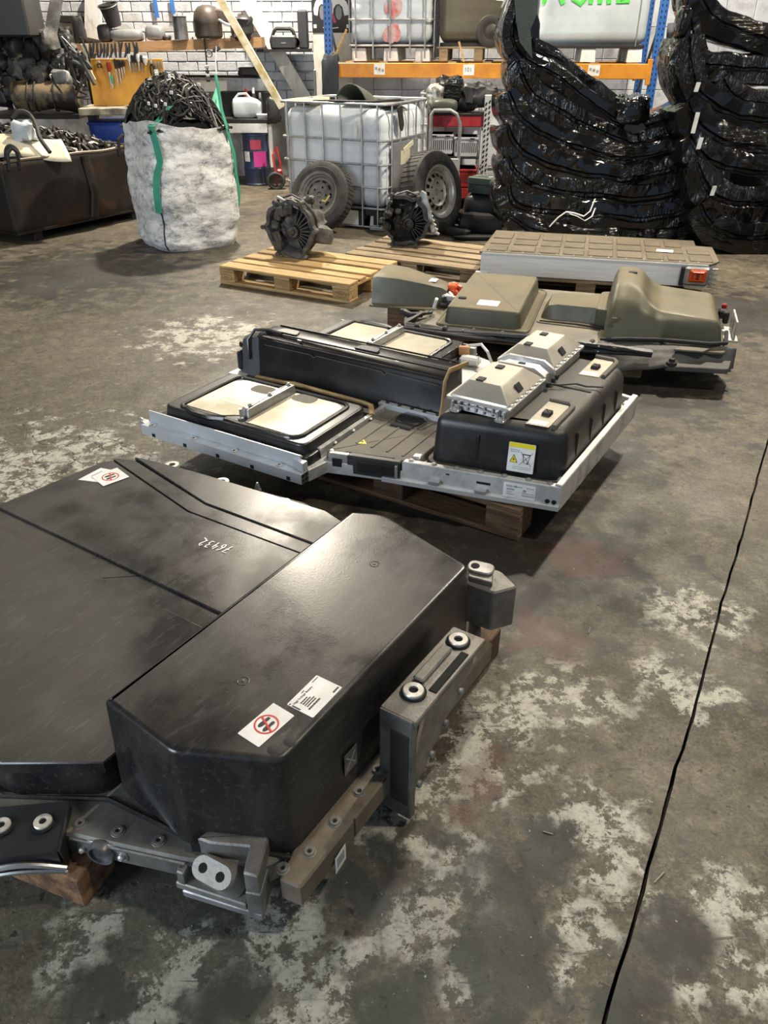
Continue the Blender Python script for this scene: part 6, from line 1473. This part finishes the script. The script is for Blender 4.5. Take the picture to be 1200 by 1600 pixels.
# pillar with wrapped poster
pc = pt(516, 60, 11.2)
PL = thing('plaster_pillar', 'white plastered pillar with a car poster wrapped round its corner', 'pillar', (pc.x, pc.y, 0), R(42))
# local: corner at origin, faces run along -x... built from the near corner
MB().box((.18, .18, 1.5), (.36, .36, 3.0), .01).build('pillar_shaft', mat('stained_plaster', (.66, .65, .60), .85, col2=(.48, .44, .36), scale=4, lo=.5, hi=.7, bump=.3, bscale=20), PL)
ps = mat('poster_black', (.02, .02, .024), .4); pw_ = mat('poster_white', (.62, .62, .63), .4); pr_ = mat('poster_red', (.42, .05, .10), .4)
for face in (0, 1):
    M_ = Matrix.Translation((-.003, .0, 0)) @ Matrix.Rotation(R(90), 4, 'Z') if face == 0 else Matrix.Translation((0, -.003, 0))
    # face 0 lies on x=0 (left face), face 1 on y=0 (right face); panel x runs away from the corner
    sgn = 1
    m_ = MB().box((.175*sgn, .0, 2.06), (.34, .003, .62)).build('poster', ps, PL, ang=None); m_.matrix_local = M_
    yo_ = .0022 if face == 0 else -.0022
    FM = Matrix(((1, 0, 0, 0), (0, 0, -1, yo_), (0, 1, 0, 0), (0, 0, 0, 1)))
    car = MB().prism([(.0, 1.98), (.05, 1.94), (.06, 2.0), (.10, 2.04), (.15, 2.05), (.2, 2.02), (.23, 1.93), (.30, 1.94), (.31, 2.0), (.27, 2.07), (.2, 2.12), (.1, 2.16), (.0, 2.2)], -.001, .001, 0, FM).build('printed_car', pw_, m_, ang=None)
    MB().prism([(.0, 2.2), (.05, 2.18), (.04, 1.95), (.0, 1.9)], .001, .0016, 0, FM).prism([(.06, 1.85), (.10, 1.86), (.05, 1.95), (.02, 1.93)], -.001, .0016, 0, FM).build('printed_stripe', pr_, m_, ang=None)
    MB().prism([(.14+.05*cos(a*pi/8), 1.96+.075*sin(a*pi/8)) for a in range(16)], .0, .0018, 0, FM).build('printed_wheel', Mt['plate'], m_, ang=None)
    MB().prism([(.02, 1.79), (.13, 1.80), (.13, 1.81), (.02, 1.80)], .0, .0018, 0, FM).prism([(.26, 1.80), (.32, 1.80), (.32, 1.84), (.26, 1.84)], 0, .0018, 0, FM).build('printed_patch', pw_, m_, ang=None)

# ================================================================ TOOL BOARD, BENCH AND LEFT HEAP
TB = thing('tool_board', 'yellow plywood tool board standing on a bench behind the bulk bag', 'tool board', (pt(200, 160, 10.0).x, 10.0, 0), R(6))
tbx = TB.location.x
a, b = pt(136, 92, 10.0), pt(262, 165, 10.0)
MB().box(((a.x+b.x)/2-tbx, 0, (a.z+b.z)/2), (b.x-a.x, .02, a.z-b.z), .003).build('board_panel', mat('yellow_plywood', (.70, .36, .045), .6, col2=(.50, .22, .02), scale=3, stretch=(1, 1, .5)), TB)
bz = b.z
def tb(px, py, Y=9.965): q = pt(px, py, Y); return Vector((q.x, q.y+(q.x-tbx)*.105, q.z))
def tool(label, px, y0, y1, hc, bladec, w_=.016, hl=.5, cat='tool'):
    t = thing('hand_tool', label, cat, tb(px, y0), R(6))
    L_ = tb(px, y0).z-tb(px, y1).z
    MB().tube([(0, 0, 0), (0, 0, -L_*hl*.2), (0, 0, -L_*hl*.8), (0, 0, -L_*hl)], [w_*.7, w_, w_*.85, w_*.5], 8).build('tool_handle', hc, t)
    MB().tube([(0, 0, -L_*hl), (0, 0, -L_*.9), (0, 0, -L_)], [w_*.4, w_*.4, w_*.25], 6).build('tool_shaft', bladec, t)
def pliers(label, px, y0, y1, hc):
    t = thing('pliers', label, 'pliers', tb(px, y0), R(6)); L_ = tb(px, y0).z-tb(px, y1).z
    for s in (-1, 1): MB().tube([(0, 0, -L_*.28), (s*.018, 0, -L_*.55), (s*.022, 0, -L_*.8), (s*.012, 0, -L_)], .008, 6).build('pliers_handle', hc, t)
    MB().tube([(0, 0, -L_*.35), (0, 0, -L_*.2), (0, 0, 0)], [.012, .018, .006], 6).build('pliers_jaw', Mt['steel'], t)
pliers('dark pincers hanging left of the red handled tool on the tool board', 155, 95, 106, Mt['blackmatt'])
tool('red handled tool hanging on the tool board', 169, 97, 134, Mt['redpaint'], Mt['steel'], .022, .42)
tool('green handled tool hanging below the red one on the tool board', 174, 117, 140, Mt['green'], Mt['steel'], .016, .6)
bl = [('first', 179), ('second', 184), ('third', 188), ('fourth', 192)]
for i, (n_, px) in enumerate(bl): tool('black handled screwdriver, %s from the left in the row right of the red tool' % n_, px, 92+i, 134-5*i, Mt['blackmatt'], Mt['steel'], .015, .38)
for i, px in enumerate((200, 214)): tool('white handled file, %s of two on the tool board' % ('left' if i == 0 else 'right'), px, 84, 112, Mt['white'], Mt['steel'], .022, .45)
for i, px in enumerate((205, 209, 219)): tool('black chisel, %s from the left near the white handled files' % ('first', 'second', 'third')[i], px, 86, 113, Mt['blackmatt'], Mt['plate'], .016, .45)
tool('white broad scraper on the right of the tool board', 225, 88, 102, Mt['white'], Mt['white'], .03, .8)
pliers('black pliers right of the white scraper on the tool board', 234, 90, 118, Mt['blackmatt'])
for i, px in enumerate((241, 245, 250)): tool('slim dark punch, %s of three at the right end of the tool board' % ('left', 'middle', 'right')[i], px, 96, 118, Mt['plate'], Mt['plate'], .009, .6)
zt2 = thing('zip_ties', 'fan of white cable ties hanging at the left end of the tool board', 'cable ties', tb(146, 124, 9.9), R(6))
for k in range(9):
    MB().tube([(.02+.002*k, 0, 0), (-.0-.004*k, -.004*k*.3, .15), (-.06+.010*k, -.002*k, .34)], .005, 4).build('cable_tie', mat('tie_white', (.72, .68, .55), .5) if k == 0 else zt2.children[0].data.materials[0], zt2)
# magnetic strip with pliers handles on top
tr_ = random.Random(6)
for i in range(14):
    px = 142+i*5.4; t0 = tb(px, 66+tr_.uniform(-3, 3)); t1_ = tb(px+tr_.uniform(-3, 3), 90)
    tag(MB().tube([t0, (t0+t1_)/2+Vector((tr_.uniform(-.02, .02), 0, 0)), t1_], [.010, .016, .010], 6).build('tool_handle_end', Mt['black']), 'black handled tool in the crowded row along the top of the tool board', 'tool', 'black tools along the top of the tool board')
bz2 = pt(160, 166, 9.75).z
BN = thing('tool_bench', 'bench with worn pale edge under the yellow tool board', 'bench', (tbx, 9.95, 0), R(6))
q0, q1 = pt(123, 172, 9.7), pt(275, 172, 9.7)
MB().box(((q0.x+q1.x)/2-tbx, -.02, bz-.035), (q1.x-q0.x, .62, .07), .006).build('bench_top', mat('worn_bench', (.40, .36, .27), .8, col2=(.12, .10, .08), scale=6), BN)
for x_ in (-.45, .5): MB().box((x_, .15, (bz-.07)/2), (.08, .08, bz-.07), .004).build('bench_leg', Mt['blackmatt'], BN)
tag(MB().lathe([(.05, 0), (.075, .01), (.08, .015), (.03, .02)], 18).build('metal_dish', Mt['steel'], loc=tb(205, 164, 9.7)+Vector((0, 0, -.02))), 'bright metal dish on the bench under the tool board', 'dish')
# blue bin
bp_ = pt(166, 240, 9.5)
bi = thing('wheeled_bin', 'dark blue plastic bin below the tool board', 'bin', (bp_.x, 9.98, 0), 0)
MB().cover([Vector(p) for p in rrect(-.17, .22, -.25, .25, .05, 4)], 0, .87, .03, -.06).build('bin_body', mat('blue_bin', (.005, .035, .26), .5), bi)
MB().box((.025, 0, .87), (.50, .60, .03), .01).build('bin_rim', mat('blue_bin_rim', (.005, .035, .24), .5), bi)

# skip ----------------------------------------------------------------------
Mt['rust'] = mat('rusty_steel', (.016, .012, .010), .6, .3, col2=(.055, .024, .012), scale=3, lo=.5, hi=.72, bump=.25, bscale=12)
SK = thing('scrap_skip', 'rusty dark steel skip with dented rim full of scrap, left of the bulk bag', 'skip', (-3.48, 7.62, 0), R(58))
def wall(name, x0, y0, x1, y1, nseg=30):
    d = Vector((x1-x0, y1-y0, 0)); n_ = Vector((-d.y, d.x, 0)).normalized()
    def f(a, b):
        z = .10+b*(.62+.035*noise.noise(Vector((x0+a*3, y0, 4)))*b+.02*sin(9*a+x0)*b)
        bul = .035*noise.noise(Vector((a*3+x0*2, b*1.5, y0)))*sin(pi*min(1, b*1.1))
        return Vector((x0, y0, 0))+d*a+n_*bul+Vector((0, 0, z))
    o = MB().grid(f, nseg, 10).build(name, Mt['rust'], SK, ang=60); o.modifiers.new('t', 'SOLIDIFY').thickness = .012
    rim = MB().tube([f(a/nseg, 1) for a in range(nseg+1)], .014, 6).build('skip_rim', mat('worn_rim', (.16, .13, .10), .5, .5) if not SK.get('rimm') else None, SK)
    return rim
r1 = wall('skip_wall', 0, 0, 1.75, 0); r2 = wall('skip_wall', 0, 0, 0, 1.6); r3 = wall('skip_wall', 1.75, 0, 1.75, 1.6)
MB().box((.875, .8, .10), (1.75, 1.6, .03), .004).build('skip_floor', Mt['rust'], SK)
for x in (.25, 1.5): MB().box((x, .8, .045), (.10, 1.5, .09), .006).build('skip_skid', Mt['rust'], SK)
MB().tube([(.92, -.012, .70), (.95, -.03, .35), (.90, -.02, .12)], .05, 8, flat=.5, up=(0, 1, 0)).build('skip_rib', Mt['rust'], SK)
for x in (.12, 1.42):
    MB().tube([(x-.06, -.0, .66), (x-.05, -.02, .80), (x, -.03, .84), (x+.05, -.02, .80), (x+.06, 0, .66)], .018, 7).build('lifting_hook', Mt['blackmatt'], SK)
scm = MB(); rs = random.Random(13)
scm.grid(lambda a, b: Vector((.06+1.63*a, .06+1.48*b, .55+.22*sin(pi*a)**.6*sin(pi*b)**.5+.22*b*(1-a)+.03+.05*noise.noise(Vector((a*7, b*7, 3))))), 20, 20)
for i in range(320):
    a, b = rs.uniform(.05, .95), rs.uniform(.03, .95); x, y = .06+1.63*a, .06+1.48*b
    z = .56+.22*sin(pi*a)**.6*sin(pi*b)**.5+.22*b*(1-a)+.03; an = rs.uniform(0, 6.28); ln = rs.uniform(.05, .22); pts = []
    for k in range(5):
        t = k/4-.5; pts.append((min(1.68, max(.07, x+cos(an)*ln*2*t)), min(1.5, max(.05, y+sin(an)*ln*2*t)), z+rs.uniform(0, .08)*(1-abs(2*t))+.01)); an += rs.uniform(-.6, .6)
    scm.tube(pts, rs.choice((.006, .01, .014, .02)), 5)
for i in range(120):
    a, b = rs.uniform(.05, .95), rs.uniform(.05, .95)
    scm.box((.06+1.63*a, .06+1.48*b, .58+.22*sin(pi*a)**.6*sin(pi*b)**.5+.22*b*(1-a)+.03), (rs.uniform(.03, .14), rs.uniform(.03, .1), rs.uniform(.02, .08)), .006, rot=(rs.uniform(0, 3), rs.uniform(0, 3), rs.uniform(0, 3)))
so = scm.build('scrap_metal', mat('oily_scrap', (.03, .028, .026), .38, .5, col2=(.20, .19, .17), scale=11, lo=.52, hi=.7), None, loc=SK.location, rz=R(58), kind='stuff')
tag(so, 'tangled oily metal scrap and wire heaped in the rusty skip', 'scrap')
# white panel with a handle, clear plastic lump, hose
wp0 = pt(40, 228, 7.95)
wpn = thing('white_panel', 'dirty white plastic panel with a dark handle hole on the scrap in the skip', 'panel', wp0, R(20))
s__ = MB().grid(lambda a, b: Vector((-.34+.72*a-.06*b, .34*b, -.10+.16*b**.7-.10*max(0, a-.6)+.02*sin(6*a))), 18, 8).build('panel_shell', mat('dirty_white_plastic', (.66, .62, .50), .4, col2=(.50, .45, .32), scale=4), wpn)
s__.modifiers.new('t', 'SOLIDIFY').thickness = .012
MB().tube([(-.13+.06*cos(a), -.01, -.09+.10*sin(a)) for a in [pi*k/10 for k in range(11)]], .016, 6).build('handle_hole', Mt['blackmatt'], wpn)
lump('plastic_lump', 'crumpled clear plastic on top of the white panel', 'plastic scrap', pt(38, 205, 8.2), (.20, .18, .16), Mt['tank_w'], 9, 0, 8, .6)
tag(MB().tube(bez([pt(20, 185, 8.3), pt(30, 174, 8.3), pt(45, 178, 8.3), pt(56, 195, 8.2), pt(62, 215, 8.1), pt(78, 238, 8.0)], 24), .020, 8).build('curved_hose', Mt['rubber']), 'dark curved hose bowed over the scrap in the skip', 'hose')
# wrapped gearbox case and heap behind
BK_ = thing('parts_rack', 'dark shelf of greasy parts behind the skip', 'shelf', (pt(66, 180, 10.4).x, 10.4, 0), 0)
for z in (.905, .45): MB().box((-.05, .15, z), (1.15, .8, .05), .006).build('rack_shelf', Mt['rust'], BK_)
for x in (-.58, .48):
    for y in (.50, .52): MB().box((x, y, .75), (.05, .05, 1.5), .004).build('rack_post', Mt['rust'], BK_)
tx = thing('wrapped_transmission', 'tan paper wrapped transmission lying on the parts shelf', 'transmission', (pt(78, 160, 10.3).x, 10.3, .93), R(4))
MB().loft([[(x, r_*cos(2*pi*k/20), .19+r_*.95*sin(2*pi*k/20)+.05*noise.noise(Vector((x*5, k*.4, 2)))) for k in range(20)] for x, r_ in ((-.40, .12), (-.38, .15), (-.22, .165), (-.1, .16), (.05, .15), (.2, .175), (.34, .18), (.36, .14))]).build('wrapped_body', mat('tan_wrap', (.20, .145, .085), .5, col2=(.035, .028, .02), scale=5, lo=.42, hi=.56, bump=1, bscale=9), tx)
for x in (-.2, -.12, .1): MB().tube([(x+.02*sin(a), .168*cos(a), .19+.165*sin(a)) for a in [2*pi*k/20 for k in range(20)]], .010, 5, closed=True).build('strap_band', Mt['rubber'], tx)
hr = random.Random(44)
gnames = ('greasy dark engine part in the jumbled heap at the far left', 'engine parts heaped at the far left')
for i in range(62):
    px, py = hr.uniform(-10, 112), hr.uniform(42, 150)
    if px > 30 and py > 125: continue
    d = (hr.uniform(.14, .30), hr.uniform(.14, .26), hr.uniform(.12, .26)); q = pt(px, py, hr.uniform(10.35, 10.75))
    lump('engine_part', gnames[0], 'engine part', q, d, (Mt['black'], Mt['gbx'], Mt['gbxblk'])[i % 3], i*1.7, hr.uniform(0, 3), 8, .45, gnames[1])
for i in range(16):
    px, py = hr.uniform(85, 140), hr.uniform(75, 130); q = pt(px, py, hr.uniform(9.8, 10.2))
    pts = [q+Vector((hr.uniform(-.12, .12), hr.uniform(-.05, .05), hr.uniform(-.15, .15))) for k in range(4)]
    tag(MB().tube(bez(pts, 12), hr.choice((.012, .02)), 6).build('hose_offcut', Mt['black']), 'black hose offcut tangled left of the tool board', 'hose', 'hose offcuts left of the tool board')
lump('pale_housing', 'small bright aluminium housing beside the tool board', 'engine part', pt(96, 120, 9.75), (.20, .12, .14), Mt['alu'], 3, -.4, 8, .3)
o = MB().box((0, 0, 0), (.55, .5, .6), .02).build('black_cabinet', Mt['black'], loc=pt(12, 8, 10.2)); tag(o, 'black glossy cabinet hung in the top left corner', 'cabinet')
# small litter on the floor
for i, (x, y, l, a) in enumerate(((921, 985, .035, 1.2), (856, 1302, .025, 2.8), (1030, 1372, .04, .7))):
    q = gp(x, y); tag(MB().cyl((-l/2, 0, .0025), (l/2, 0, .0025), .0018, 5).build('straw', Mt['foil'], loc=q, rz=a), ('pale straw on the floor right of the far bracket', 'pale straw on the floor below the bright worn patch', 'pale shred lying on the floor joint')[i], 'straw')
